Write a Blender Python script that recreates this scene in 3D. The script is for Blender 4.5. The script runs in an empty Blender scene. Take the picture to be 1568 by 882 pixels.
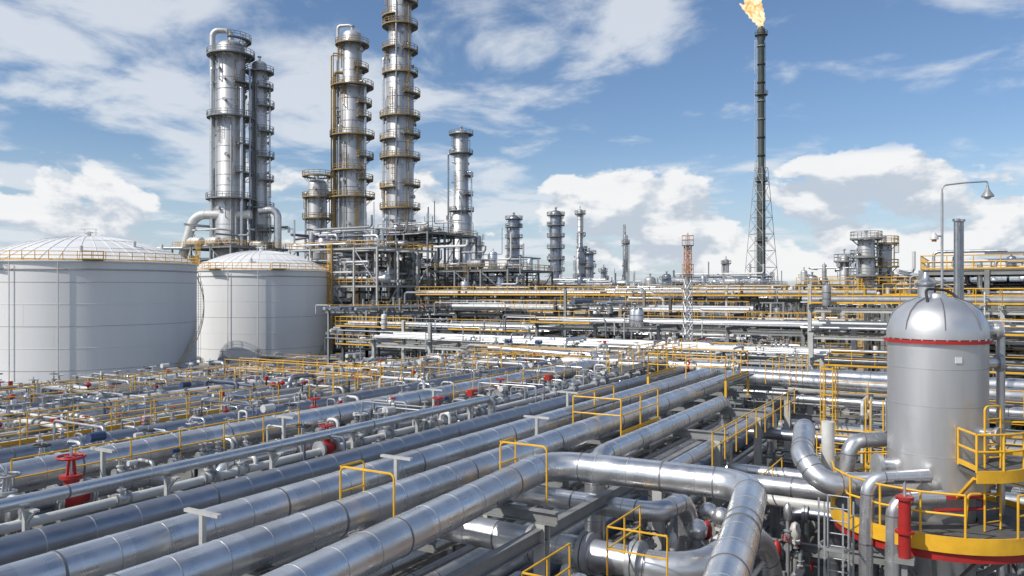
import bpy, math, random
import numpy as np
from math import radians, sin, cos, pi

R0 = random.Random(11)
YAW = radians(30.4)
CS, SN = cos(YAW), sin(YAW)
def cw(X, Y):
    "site survey (right, forward) -> plant grid (a, c)"
    return (SN*X+CS*Y, SN*Y-CS*X)
def ang(th):  # bearing measured from the survey 'right' axis
    return radians(th)-radians(59.6)

# ------------------------------------------------------------------ materials
MATS = {}; MID = []
def mat(name, col, rough=.5, metal=0., var=.12, scale=1.5, dirt=0., dirtcol=(.12,.09,.06), streak=False, sections=False, emis=None, bump=0.):
    m = bpy.data.materials.new(name); m.use_nodes = True
    nt = m.node_tree; N = nt.nodes; L = nt.links
    b = N['Principled BSDF']
    b.inputs['Roughness'].default_value = rough
    b.inputs['Metallic'].default_value = metal
    tc = N.new('ShaderNodeTexCoord')
    mp = N.new('ShaderNodeMapping'); L.new(tc.outputs['Object'], mp.inputs[0])
    if streak: mp.inputs['Scale'].default_value = (1, 1, .12)
    no = N.new('ShaderNodeTexNoise'); no.inputs['Scale'].default_value = scale
    no.inputs['Detail'].default_value = 7; no.inputs['Roughness'].default_value = .65
    L.new(mp.outputs[0], no.inputs['Vector'])
    r = N.new('ShaderNodeMapRange'); r.inputs[1].default_value = .3; r.inputs[2].default_value = .7
    r.inputs[3].default_value = 1-var; r.inputs[4].default_value = 1+var
    L.new(no.outputs['Fac'], r.inputs[0])
    val = r.outputs[0]
    if sections:
        sp = N.new('ShaderNodeSeparateXYZ'); L.new(tc.outputs['Object'], sp.inputs[0])
        d = N.new('ShaderNodeMath'); d.operation = 'MULTIPLY'; d.inputs[1].default_value = 1/.95; L.new(sp.outputs[0], d.inputs[0])
        f = N.new('ShaderNodeMath'); f.operation = 'FLOOR'; L.new(d.outputs[0], f.inputs[0])
        cb = N.new('ShaderNodeCombineXYZ'); L.new(f.outputs[0], cb.inputs[0])
        oi = N.new('ShaderNodeObjectInfo'); L.new(oi.outputs['Random'], cb.inputs[1])
        wn = N.new('ShaderNodeTexWhiteNoise'); L.new(cb.outputs[0], wn.inputs[0])
        r2 = N.new('ShaderNodeMapRange'); r2.inputs[3].default_value = .86; r2.inputs[4].default_value = 1.06
        L.new(wn.outputs['Value'], r2.inputs[0])
        mm = N.new('ShaderNodeMath'); mm.operation = 'MULTIPLY'; L.new(val, mm.inputs[0]); L.new(r2.outputs[0], mm.inputs[1])
        val = mm.outputs[0]
    vm = N.new('ShaderNodeVectorMath'); vm.operation = 'SCALE'; vm.inputs[0].default_value = col[:3]
    L.new(val, vm.inputs['Scale'])
    colout = vm.outputs[0]
    if dirt > 0:
        n2 = N.new('ShaderNodeTexNoise'); n2.inputs['Scale'].default_value = scale*.45; n2.inputs['Detail'].default_value = 10
        n2.inputs['Roughness'].default_value = .7
        L.new(mp.outputs[0], n2.inputs['Vector'])
        r3 = N.new('ShaderNodeMapRange'); r3.inputs[1].default_value = .5; r3.inputs[2].default_value = .78
        r3.inputs[3].default_value = 0; r3.inputs[4].default_value = dirt
        L.new(n2.outputs['Fac'], r3.inputs[0])
        mx = N.new('ShaderNodeMix'); mx.data_type = 'RGBA'
        L.new(r3.outputs[0], mx.inputs[0]); L.new(colout, mx.inputs[6]); mx.inputs[7].default_value = (*dirtcol, 1)
        colout = mx.outputs[2]
    L.new(colout, b.inputs['Base Color'])
    r4 = N.new('ShaderNodeMapRange'); r4.inputs[1].default_value = .3; r4.inputs[2].default_value = .7
    r4.inputs[3].default_value = max(.05, rough-.09); r4.inputs[4].default_value = min(1, rough+.12)
    n3 = N.new('ShaderNodeTexNoise'); n3.inputs['Scale'].default_value = scale*2.3; n3.inputs['Detail'].default_value = 4
    L.new(mp.outputs[0], n3.inputs['Vector']); L.new(n3.outputs['Fac'], r4.inputs[0]); L.new(r4.outputs[0], b.inputs['Roughness'])
    if bump > 0:
        bp = N.new('ShaderNodeBump'); bp.inputs['Strength'].default_value = bump; bp.inputs['Distance'].default_value = .03
        L.new(no.outputs['Fac'], bp.inputs['Height']); L.new(bp.outputs[0], b.inputs['Normal'])
    MATS[name] = (len(MID), m); MID.append(m)
    return m

mat('clad', (.66,.665,.67), .33, .86, .10, 1.2, .35, (.30,.28,.26), bump=.14)
mat('clad_u', (.70,.705,.71), .29, .88, .08, 1.0, .38, (.32,.30,.28), sections=True, bump=.12)
mat('clad_dk', (.34,.36,.40), .36, .85, .12, 1.0, .3, (.16,.15,.13), bump=.1)
mat('clad_col', (.55,.55,.55), .44, .62, .16, .35, .6, (.23,.20,.17), streak=True)
mat('clad_ves', (.62,.62,.62), .40, .75, .10, .6, .45, (.32,.30,.27), streak=True)
mat('band', (.20,.20,.21), .5, .5)
mat('galv', (.44,.45,.46), .48, .6, .15, 3)
mat('frame', (.24,.25,.25), .6, .1, .2, 1.5, .4, (.14,.09,.06))
mat('frame_lt', (.46,.46,.44), .6, .1, .15, 1.5, .4, (.20,.14,.09))
mat('frame_dk', (.10,.10,.095), .6, .1, .2, 1.5, .4, (.12,.08,.05))
mat('flare_steel', (.075,.09,.078), .55, .2, .2, .5, .4, (.12,.08,.05))
mat('concrete', (.32,.31,.29), .85, 0, .18, .8, .4, (.15,.14,.13))
mat('white', (.70,.71,.71), .45, 0, .06, 1.0, .3, (.45,.42,.37))
mat('tank', (.74,.74,.73), .5, 0, .03, .25, .3, (.56,.54,.49), streak=True)
mat('tankseam', (.42,.41,.39), .6, 0)
mat('yellow', (.76,.42,.025), .45, 0, .15, 2, .35, (.30,.15,.03))
mat('tan', (.34,.23,.08), .6, 0, .2, 1, .4, (.12,.08,.05))
mat('red', (.38,.02,.018), .4, 0, .15, 3, .2)
mat('rust', (.22,.09,.035), .8, 0, .3, 3)
mat('orange', (.52,.22,.09), .7, 0, .2, 3)
mat('green', (.03,.13,.10), .5, 0)
mat('blue', (.035,.06,.14), .5, 0)
mat('grating', (.13,.13,.125), .7, .3, .2, 4)
mat('black', (.03,.03,.03), .6)
mat('pipe_gr', (.30,.31,.32), .5, .3, .15, 2, .4, (.14,.11,.09))
mat('pipe_wh', (.62,.62,.60), .45, .1, .1, 1.2, .45, (.36,.31,.25))
mat('pipe_bl', (.11,.14,.20), .45, .2, .1, 1.2, .3, (.1,.1,.1))

# ------------------------------------------------------------------ mesh builder
def nrm(v):
    v = np.asarray(v, float); return v/ (np.linalg.norm(v)+1e-12)
def basis(d):
    ref = np.array((0, 0, 1.)) if abs(d[2]) < .99 else np.array((1., 0, 0))
    u = np.cross(ref, d); u /= np.linalg.norm(u)
    return u, np.cross(d, u)
_cc = {}
def cyl_topo(n, caps, rows=2, closed=False):
    k = (n, caps, rows, closed)
    if k in _cc: return _cc[k]
    i = np.arange(n); j = (i+1) % n
    Ls = []
    rr = rows if closed else rows-1
    for r in range(rr):
        A = r*n; B = ((r+1) % rows)*n
        Ls.append(np.stack([A+i, A+j, B+j, B+i], 1).ravel())
    L = np.concatenate(Ls); C = np.full(n*rr, 4)
    if caps:
        L = np.concatenate([L, i[::-1], (rows-1)*n+i]); C = np.concatenate([C, [n, n]])
    _cc[k] = (L, C); return _cc[k]
BS = np.array([(x, y, z) for x in (-.5, .5) for y in (-.5, .5) for z in (-.5, .5)])
BL = np.array([0,1,3,2, 4,6,7,5, 0,4,5,1, 2,3,7,6, 0,2,6,4, 1,5,7,3]); BC = np.full(6, 4)
_circ = {}
def circ(n):
    if n not in _circ:
        t = np.arange(n)*2*pi/n; _circ[n] = (np.cos(t)[:, None], np.sin(t)[:, None])
    return _circ[n]

class MB:
    def __init__(s): s.V=[]; s.L=[]; s.C=[]; s.M=[]; s.n=0
    def add(s, V, L, C, m):
        s.V.append(V); s.L.append(L+s.n); s.C.append(C); s.M.append(np.full(len(C), MATS[m][0]) if isinstance(m, str) else m); s.n += len(V)
    def merge(s, o, pos=(0,0,0), sc=1., rz=0., Rm=None):
        if not hasattr(o, 'pk'): o.pk = (np.concatenate(o.V), np.concatenate(o.L), np.concatenate(o.C), np.concatenate(o.M))
        V, L, C, M = o.pk
        c, q = cos(rz), sin(rz)
        R = np.array(((c, -q, 0), (q, c, 0), (0, 0, 1.)))
        if Rm is not None: R = R@Rm
        s.add((V*sc)@R.T+np.array(pos, float), L, C, M)
    def cyl(s, p0, p1, r, m, r1=None, seg=8, caps=True):
        p0 = np.asarray(p0, float); p1 = np.asarray(p1, float); d = p1-p0; l = np.linalg.norm(d)
        if l < 1e-6: return
        d /= l; u, v = basis(d); c, q = circ(seg)
        off = c*u+q*v
        s.add(np.concatenate([p0+off*r, p1+off*(r if r1 is None else r1)]), *cyl_topo(seg, caps), m)
    def box(s, c, size, m, rz=0.):
        V = BS*np.array(size, float)
        if rz:
            a, b = cos(rz), sin(rz); V = V@np.array(((a, b, 0), (-b, a, 0), (0, 0, 1.)))
        s.add(V+np.array(c, float), BL, BC, m)
    def beam(s, p0, p1, w, h, m):
        p0 = np.asarray(p0, float); p1 = np.asarray(p1, float); d = p1-p0; l = np.linalg.norm(d)
        if l < 1e-6: return
        d /= l; u, v = basis(d)
        V = BS[:, :1]*l*d+BS[:, 1:2]*w*u+BS[:, 2:3]*h*v+(p0+p1)/2
        s.add(V, BL, BC, m)
    def ibeam(s, p0, p1, w, h, m, t=.03):
        p0 = np.asarray(p0, float); p1 = np.asarray(p1, float)
        d = nrm(p1-p0); u, v = basis(d)
        s.beam(p0, p1, t, h-2*t-.004, m)
        for k in (-1, 1):
            o = v*(h/2-t/2)*k; s.beam(p0+o, p1+o, w, t, m)
    def rev(s, p, prof, m, d=(0,0,1), seg=24, caps=True):
        p = np.asarray(p, float); d = nrm(d); u, v = basis(d); c, q = circ(seg); off = c*u+q*v
        s.add(np.concatenate([p+d*z+off*max(r, 1e-3) for r, z in prof]), *cyl_topo(seg, caps, len(prof)), m)
    def torus(s, c, R, r, m, d=(0,0,1), seg=16, rs=6):
        c = np.asarray(c, float); d = nrm(d); u, v = basis(d); rows = []
        cc, qq = circ(rs)
        for i in range(seg):
            t = 2*pi*i/seg; e = u*cos(t)+v*sin(t)
            rows.append(c+e*R+(cc*e+qq*d)*r)
        V = np.concatenate(rows)
        L, C = cyl_topo(rs, False, seg, True); s.add(V, L.reshape(-1, 4)[:, ::-1].ravel(), C, m)
    def sweep(s, P, r, m, seg=10, caps=True):
        P = [np.asarray(p, float) for p in P]
        n = len(P); T = []
        for i in range(n):
            a = P[max(0, i-1)]; b = P[min(n-1, i+1)]; T.append(nrm(b-a))
        u, v = basis(T[0]); c, q = circ(seg); rows = []
        rr = r if hasattr(r, '__len__') else [r]*n
        for i in range(n):
            u = u-T[i]*np.dot(u, T[i]); u /= np.linalg.norm(u); v = np.cross(T[i], u)
            rows.append(P[i]+(c*u+q*v)*rr[i])
        s.add(np.concatenate(rows), *cyl_topo(seg, caps, n), m)
    def pipe(s, pts, r, m, R=None, seg=10, bands=0, bandm='band', flange=False):
        pts = [np.asarray(p, float) for p in pts]
        R = R or r*3
        out = [pts[0]]; straights = []; last = pts[0]; joints = []
        for i in range(1, len(pts)-1):
            p = pts[i]; d0 = nrm(p-pts[i-1]); d1 = nrm(pts[i+1]-p)
            th = math.acos(max(-1, min(1, float(np.dot(d0, d1)))))
            if th < .02: continue
            t = R*math.tan(th/2); t = min(t, .48*np.linalg.norm(p-pts[i-1]), .48*np.linalg.norm(pts[i+1]-p)); Re = t/math.tan(th/2)
            h = 4/3*math.tan(th/4)*Re; A = p-d0*t; B = p+d1*t
            straights.append((last, A)); last = B; joints += [(A, d0), (B, d1)]
            k = max(3, int(th/ (pi/2)*7))
            for j in range(k+1):
                w = j/k; out.append(A*(1-w)**3+3*(A+d0*h)*w*(1-w)**2+3*(B-d1*h)*w*w*(1-w)+B*w**3)
        out.append(pts[-1]); straights.append((last, pts[-1]))
        s.sweep(out, r, m, seg)
        if bands:
            for A, B in straights:
                l = np.linalg.norm(B-A); 
                if l < .3: continue
                d = (B-A)/l
                k = int(l/bands)
                for j in range(k+1):
                    q = A+d*(j+.5)*l/(k+1)
                    big = (j % 5 == 2)
                    s.cyl(q-d*(.022 if big else .009), q+d*(.022 if big else .009), r*(1.02 if big else 1.008)+.002, bandm if big else 'galv', seg=seg)
            for A, d in joints: s.cyl(A-d*.015, A+d*.015, r*1.015+.004, bandm, seg=seg)
        if flange:
            for A, d in joints:
                s.cyl(A-d*.09, A-d*.01, r*1.5, 'galv', seg=12); s.cyl(A+d*.01, A+d*.09, r*1.5, 'galv', seg=12)
    def rail(s, p0, p1, m='yellow', h=1.1, r=.024, step=1.5, toe=True, seg=5):
        p0 = np.asarray(p0, float); p1 = np.asarray(p1, float); l = np.linalg.norm(p1-p0)
        if l < .2: return
        n = max(1, int(round(l/step))); up = np.array((0, 0, 1.))
        for i in range(n+1):
            q = p0+(p1-p0)*i/n; s.cyl(q, q+up*h, r, m, seg=seg, caps=False)
        for k in (h, h*.55): s.cyl(p0+up*k, p1+up*k, r, m, seg=seg, caps=False)
        if toe: s.beam(p0+up*.09, p1+up*.09, .012, .12, m)
    def sector(s, c, ri, ro, z, th, a0, a1, m, n=None):
        n = n or max(3, int(abs(a1-a0)/.25)); V = []
        for i in range(n+1):
            t = a0+(a1-a0)*i/n; e = np.array((cos(t), sin(t)))
            for r, zz in ((ri, z-th), (ro, z-th), (ro, z), (ri, z)): V.append((c[0]+e[0]*r, c[1]+e[1]*r, zz))
        L, C = cyl_topo(4, True, n+1); s.add(np.array(V), L.reshape(-1)[::1], C, m)
    def arcrail(s, c, R, z, a0, a1, m='yellow', h=1.1, r=.024, step=1.2, seg=5, toe=True):
        n = max(2, int(abs(a1-a0)*R/step)); P = [np.array((c[0]+R*cos(a0+(a1-a0)*i/n), c[1]+R*sin(a0+(a1-a0)*i/n), z)) for i in range(n+1)]
        up = np.array((0, 0, 1.))
        for q in P: s.cyl(q, q+up*h, r, m, seg=seg, caps=False)
        n2 = max(n, 12); Q = [np.array((c[0]+R*cos(a0+(a1-a0)*i/n2), c[1]+R*sin(a0+(a1-a0)*i/n2), z)) for i in range(n2+1)]
        for k in (h, h*.55): s.sweep([q+up*k for q in Q], r, m, seg)
        if toe: s.sector(c, R-.01, R+.012, z+.16, .14, a0, a1, m)
    def ladder(s, x, y, z0, z1, fa, m='galv', cage=True, r=.025, step=.3, cm=None):
        t = np.array((-sin(fa), cos(fa), 0)); o = np.array((cos(fa), sin(fa), 0)); b = np.array((x, y, 0.))
        for k in (-.23, .23): s.cyl(b+t*k+(0, 0, z0), b+t*k+(0, 0, z1), r, m, seg=5)
        z = z0+step
        while z < z1: s.cyl(b-t*.23+(0, 0, z), b+t*.23+(0, 0, z), r*.7, m, seg=4, caps=False); z += step
        if cage and z1-z0 > 3:
            cm = cm or m
            pts = [(-.3, 0), (-.38, .35), (-.2, .68), (.2, .68), (.38, .35), (.3, 0)]
            z = z0+2.2
            while z < z1:
                P = [b+t*u+o*v+(0, 0, z) for u, v in pts]
                for i in range(5): s.beam(P[i], P[i+1], .012+r*.6, .06, cm)
                z += 1.2
            for u, v in pts[1:5]: s.beam(b+t*u+o*v+(0, 0, z0+2.2), b+t*u+o*v+(0, 0, z1), .03+r*.4, .012+r*.4, cm)
    def obj(s, name, parent=None):
        me = bpy.data.meshes.new(name)
        V = np.concatenate(s.V).astype(np.float32); L = np.concatenate(s.L).astype(np.int32); C = np.concatenate(s.C).astype(np.int32); M = np.concatenate(s.M)
        us, inv = np.unique(M, return_inverse=True)
        me.vertices.add(len(V)); me.vertices.foreach_set('co', V.ravel())
        me.loops.add(len(L)); me.loops.foreach_set('vertex_index', L)
        me.polygons.add(len(C)); st = np.concatenate([[0], np.cumsum(C)[:-1]]).astype(np.int32)
        me.polygons.foreach_set('loop_start', st)
        for u in us: me.materials.append(MID[u])
        me.polygons.foreach_set('material_index', inv.astype(np.int32).ravel())
        me.polygons.foreach_set('use_smooth', np.ones(len(C), bool))
        me.update(calc_edges=True)
        me.set_sharp_from_angle(angle=radians(52))
        o = bpy.data.objects.new(name, me); bpy.context.collection.objects.link(o)
        if parent: o.parent = parent
        return o
def group(name, **parts):
    parts = {k: v for k, v in parts.items() if v.n}
    if len(parts) == 1: return list(parts.values())[0].obj(name)
    e = bpy.data.objects.new(name, None); bpy.context.collection.objects.link(e)
    for k, v in parts.items(): v.obj(k, e)
    return e

# ------------------------------------------------------------------ valve templates (pipe along X, pipe radius 1)
def mkvalve(bm, wm, motor=False):
    v = MB()
    v.rev((-1.9,0,0), [(1,0),(1,.5),(1.35,1.1),(1.5,1.9),(1.35,2.7),(1,3.3),(1,3.8)], bm, d=(1,0,0), seg=10)
    for x in (-2.1, -1.8, 1.8, 2.1): v.cyl((x-.12,0,0), (x+.12,0,0), 1.75, 'galv', seg=12)
    v.cyl((0,0,.8), (0,0,2.4), .8, bm, seg=8); v.cyl((0,0,2.1), (0,0,2.5), 1.25, bm, seg=10)
    if motor:
        v.cyl((0,0,2.4), (0,0,4), .55, bm, seg=8); v.cyl((-1.6,0,4.4), (1.6,0,4.4), .95, wm, seg=10); v.cyl((0,-.2,4.4), (0,1.8,4.4), .7, wm, seg=8)
    else:
        for k in (-.45, .45): v.beam((k,0,2.5), (k*.6,0,4.2), .2, .3, bm)
        v.cyl((0,0,2.5), (0,0,5.6), .16, 'galv', seg=5); v.torus((0,0,4.5), 1.5, .16, wm, seg=12, rs=4)
        v.beam((-1.5,0,4.5), (1.5,0,4.5), .2, .12, wm); v.beam((0,-1.5,4.5), (0,1.5,4.5), .2, .12, wm)
    return v
VALVES = [mkvalve('pipe_gr','galv'), mkvalve('galv','pipe_gr'), mkvalve('pipe_wh','galv'), mkvalve('clad','black'), mkvalve('pipe_gr','red'), mkvalve('galv','green'),
          mkvalve('pipe_gr','pipe_wh',True), mkvalve('galv','blue',True), mkvalve('galv','red',True), mkvalve('red','galv')]
VW = [5,5,4,4,1.4,.4,2,.6,.6,.7]
REDV = mkvalve('red','red')
ROTX = {0: None, 1: np.array(((0,0,-1.),(0,1,0),(1,0,0))), 2: np.array(((1,0,0),(0,0,-1.),(0,1,0))), 3: np.array(((1,0,0),(0,0,1.),(0,-1,0)))}
def valve(mb, p, r, rz=0, rnd=R0, t=None, orient=0):
    mb.merge(t or rnd.choices(VALVES, VW)[0], p, r, rz, ROTX[orient])
PM = ['clad','clad','clad','pipe_wh','pipe_wh','pipe_gr','pipe_gr','clad_dk','galv','pipe_bl']

def mapper(axis):
    return (lambda s, t, z: np.array((s, t, z), float)) if axis == 'a' else (lambda s, t, z: np.array((t, s, z), float))

# ------------------------------------------------------------------ generic pipe rack
def rack(name, axis, s0, s1, t0, t1, levels, seed, fm='frame', bay=6., ncol=2, toprail=0., dens=1., rmax=.3, valves=.5, lo=0., pm=PM, decks=0., posts=0):
    rd = random.Random(seed); P = mapper(axis); fr = MB(); pi_ = MB(); ra = MB(); va = MB()
    n = max(1, int(round((s1-s0)/bay))); bay = (s1-s0)/n
    top = levels[-1]
    for i in range(n+1):
        s = s0+i*bay
        for k in range(ncol):
            t = t0+(t1-t0)*k/(ncol-1)
            fr.ibeam(P(s, t, lo), P(s, t, top+.1+(rd.choice((0,0,1.4)) if posts else 0)), .26, .26, fm)
            fr.box(P(s, t, .25), (.6, .6, .5), 'concrete')
        for z in levels:
            fr.ibeam(P(s, t0-.5, z-.15), P(s, t1+.5, z-.15), .2, .3, fm)
        if i < n and rd.random() < .35:
            t = rd.choice((t0, t1)); z = levels[0]-.2
            fr.beam(P(s, t, lo+.3), P(s+bay, t, z), .1, .1, fm)
    for z in levels:
        for t in (t0, t1): fr.ibeam(P(s0, t, z-.5), P(s1, t, z-.5), .16, .25, fm)
    for li, z in enumerate(levels):
        t = t0+.15
        while t < t1-.1:
            r = rd.choice((.05, .07, .09, .12, .12, .16, .2, .25, rmax)); r = min(r, rmax)
            if rd.random() < .88*dens:
                m = rd.choice(pm); tt = t+r; zz = z+.06+r
                a, b = s0-.8, s1+.8; pts = []
                if rd.random() < .3: a = s0+rd.random()*(s1-s0)*.6; pts.append(P(a, tt, zz+rd.choice((-2.2, -1.5, -1.2))))
                pts.append(P(a, tt, zz))
                if rd.random() < .12 and s1-s0 > 15 and r < .2:   # expansion loop
                    q = a+ (b-a)*rd.uniform(.2, .8); hh = rd.uniform(.6, 1.2)
                    pts += [P(q, tt, zz), P(q, tt, zz+hh), P(q+1.6, tt, zz+hh), P(q+1.6, tt, zz)]
                e = None
                if rd.random() < .3: b = s1-rd.random()*(s1-a)*.5; e = P(b, tt, zz+rd.choice((-2.2, -1.5, -1.2)))
                pts.append(P(b, tt, zz)); 
                if e is not None: pts.append(e)
                pi_.pipe(pts, r, m, seg=8 if r < .15 else 12, bands=(3.1 if r > .11 and m.startswith('clad') else 0))
                if rd.random() < valves:
                    for _ in range(rd.randint(1, 3)):
                        if r <= .2: valve(va, P(rd.uniform(a+1, max(a+1.2, b-1)), tt, zz), max(r, .07), 0 if axis == 'a' else pi/2, rd)
            t += 2*r+rd.uniform(.08, .35)/max(.3, dens)
        for t in (t0-.9, t1+.9):   # local walkways, a few bays at a time
            on = rd.random() < decks; rm = 'yellow'
            for i in range(n):
                if rd.random() < .3: on = rd.random() < decks; rm = 'yellow' if rd.random() < .75 else 'galv'
                if on:
                    q0, q1 = s0+i*bay, s0+(i+1)*bay-.003
                    fr.box(P((q0+q1)/2, t, z), (bay-.01, .8, .05) if axis == 'a' else (.8, bay-.01, .05), 'grating')
                    tt = t-.38 if t < t0 else t+.38
                    ra.rail(P(q0, tt, z), P(q1, tt, z), rm, r=.026, toe=(rm == 'yellow'))
    if toprail:
        for t in (t0-.5, t1+.5):
            on = rd.random() < toprail
            for i in range(n):
                if rd.random() < .25: on = rd.random() < toprail
                if on: ra.rail(P(s0+i*bay, t, top+.02), P(s0+(i+1)*bay, t, top+.02), 'yellow', r=.028, toe=toprail > .9)
    for _ in range(posts):   # risers, drops and cross links seen end-on
        s = rd.uniform(s0, s1); r = rd.choice((.05,.07,.09,.14)); m = rd.choice(('pipe_wh','clad','pipe_gr','galv','clad_dk'))
        z1 = rd.choice(levels)+rd.uniform(.3,1.1); t = rd.choice((t0-.7,t0-.4,t0-1.0)); z0 = rd.choice((.3, levels[0]-1))
        k = rd.random()
        if k < .6: pi_.pipe([P(s,t,z0), P(s,t,z1), P(s,t+rd.uniform(1.5,t1-t0),z1), P(s,t+2.5,z1-.9)], r, m, seg=8)
        elif k < .85: q = rd.uniform(3,12); pi_.pipe([P(s,t,z1-1.5), P(s,t,z1), P(s+q,t,z1), P(s+q,t,z1-1.5)], r, m, seg=8)
        else: vvessel(pi_, P(s,t-.6,rd.choice(levels)-.1), rd.uniform(1.0,1.8), rd.uniform(.25,.45), m, 12)
        if rd.random() < .6: valve(va, P(s,t,z1-.8), r, 0, rd, orient=1)
    return group(name, steel_frame=fr, pipes=pi_, valves=va, handrails=ra)

# ------------------------------------------------------------------ process structure
def drum(mb, p, L, r, axis, m='clad', seg=16):
    d = (1,0,0) if axis == 'a' else (0,1,0)
    mb.rev(p, [(0,-r*.45),(r*.5,-r*.38),(r*.85,-r*.2),(r,0),(r,L),(r*.85,L+r*.2),(r*.5,L+r*.38),(0,L+r*.45)], m, d=d, seg=seg, caps=False)
    for k in (.2, .8):
        q = np.array(p, float)+np.array(d)*L*k
        mb.box(q-(0,0,r*.75), (.3, r*1.4, r*.9) if axis == 'a' else (r*1.4, .3, r*.9), 'concrete')
    for k in (.15, .5, .85):
        q = np.array(p, float)+np.array(d)*L*k; mb.cyl(q-np.array(d)*.03, q+np.array(d)*.03, r*1.02, 'band', seg=seg)
    q = np.array(p, float)+np.array(d)*L*.5; mb.cyl(q, q+(0,0,r*1.5), r*.2, m, seg=8); mb.cyl(q+(0,0,r*1.4), q+(0,0,r*1.5), r*.32, 'galv', seg=8)
def vvessel(mb, p, h, r, m='clad', seg=16):
    mb.rev(p, [(r*.9,0),(r,.3*min(h,1)),(r,h-r*.5),(r*.86,h-r*.25),(r*.5,h-r*.06),(0,h)], m, seg=seg)
    mb.cyl(np.array(p)+(0,0,h-.05), np.array(p)+(0,0,h+r*.6), r*.18, m, seg=6)
    for k in (.3,.6): mb.cyl(np.array(p)+(0,0,h*k), np.array(p)+(0,0,h*k+.07), r*1.03, 'band', seg=seg)
def unit(name, a0, a1, c0, c1, levels, seed, bay=6., fm='frame', rail='yellow', dens=1., rr=.035, deckp=.7, equip=1., toph=5.):
    rd = random.Random(seed); fr = MB(); eq = MB(); pp = MB(); ra = MB()
    na = max(1, round((a1-a0)/bay)); nc = max(1, round((c1-c0)/bay)); da = (a1-a0)/na; dc = (c1-c0)/nc; top = levels[-1]
    for i in range(na+1):
        for j in range(nc+1):
            a = a0+i*da; c = c0+j*dc
            fr.ibeam((a, c, 0), (a, c, top), .34, .34, fm, t=.05)
    for z in levels:
        for i in range(na+1): fr.ibeam((a0+i*da, c0, z-.2), (a0+i*da, c1, z-.2), .2, .36, fm)
        for j in range(nc+1): fr.ibeam((a0, c0+j*dc, z-.2), (a1, c0+j*dc, z-.2), .2, .36, fm)
        for i in range(na):
            for j in range(nc):
                if rd.random() < deckp: fr.box((a0+(i+.5)*da, c0+(j+.5)*dc, z+.03), (da-.02, dc-.02, .06), 'grating')
        for p, q in (((a0, c0), (a1, c0)), ((a0, c0), (a0, c1)), ((a1, c0), (a1, c1)), ((a0, c1), (a1, c1))):
            if rd.random() < .9: ra.rail((*p, z+.05), (*q, z+.05), rail, r=rr, step=1.8, toe=(rail != 'tan' and a0 < 90))
    zz = [0]+list(levels)
    for k in range(len(levels)):
        for i in range(na):
            if rd.random() < .4:
                fr.beam((a0+i*da, c0, zz[k]), (a0+(i+1)*da, c0, zz[k+1]-.3), .14, .14, fm)
        for j in range(nc):
            if rd.random() < .4: fr.beam((a0, c0+j*dc, zz[k]), (a0, c0+(j+1)*dc, zz[k+1]-.3), .14, .14, fm)
    for k, z in enumerate(zz):
        last = k+1 == len(zz)
        hgt = toph if last else (zz[k+1]-z-1.0)
        for i in range(na):
            for j in range(nc):
                if rd.random() > .75*equip: continue
                a = a0+(i+.5)*da+rd.uniform(-.8, .8); c = c0+(j+.5)*dc+rd.uniform(-.8, .8); kind = rd.random(); m = rd.choice(('clad','clad','pipe_wh','pipe_gr','clad_dk'))
                if kind < .4:
                    r = rd.uniform(.45, 1.0) if toph > 3 else rd.uniform(.3,.5); ax = rd.choice('ac'); L = rd.uniform(2.2, max(2.3, min(da, dc)*.75))
                    p = (a-L/2, c, z+r*1.2+.1) if ax == 'a' else (a, c-L/2, z+r*1.2+.1); drum(eq, p, L, r, ax, m)
                elif kind < .75:
                    vvessel(eq, (a, c, z+.05), rd.uniform(1.2, max(1.3, hgt)), rd.uniform(.3, .95 if toph > 3 else .5), m)
                else:
                    for q in range(rd.randint(2, 4)):
                        x = a+q*.7-1; valve(eq, (x, c, z+.6), .12, rd.choice((0, pi/2)), rd); pp.cyl((x, c-1.2, z+.6), (x, c+1.2, z+.6), .09, 'pipe_gr')
        for _ in range(int(dens*(na+nc)*1.6*(.5 if (last and toph < 3) else 1))):
            r = rd.choice((.06, .1, .15, .2, .28)); m = rd.choice(PM); h = z+rd.uniform(.4, max(.8, hgt*.95)); h2 = h+rd.choice((-2.5, -1.2, 1.2, 2.2, hgt))
            if last and toph < 3: r = min(r, .12); h2 = z+.1
            a = rd.uniform(a0, a1); c = rd.uniform(c0, c1); a2 = rd.uniform(a0, a1); c2 = rd.uniform(c0, c1)
            pts = [(a0-.4 if rd.random() < .3 else a, c, h), (a2, c, h), (a2, c2, h), (a2, c2, max(.3, h2))]
            if rd.random() < .5: pts = pts[1:]
            pp.pipe(pts, r, m, seg=8)
    ra.ladder(a0-.3, (c0+c1)/2, 0, top+1, pi, rail, r=rr)
    return group(name, steel_frame=fr, equipment=eq, piping=pp, handrails=ra)

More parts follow.
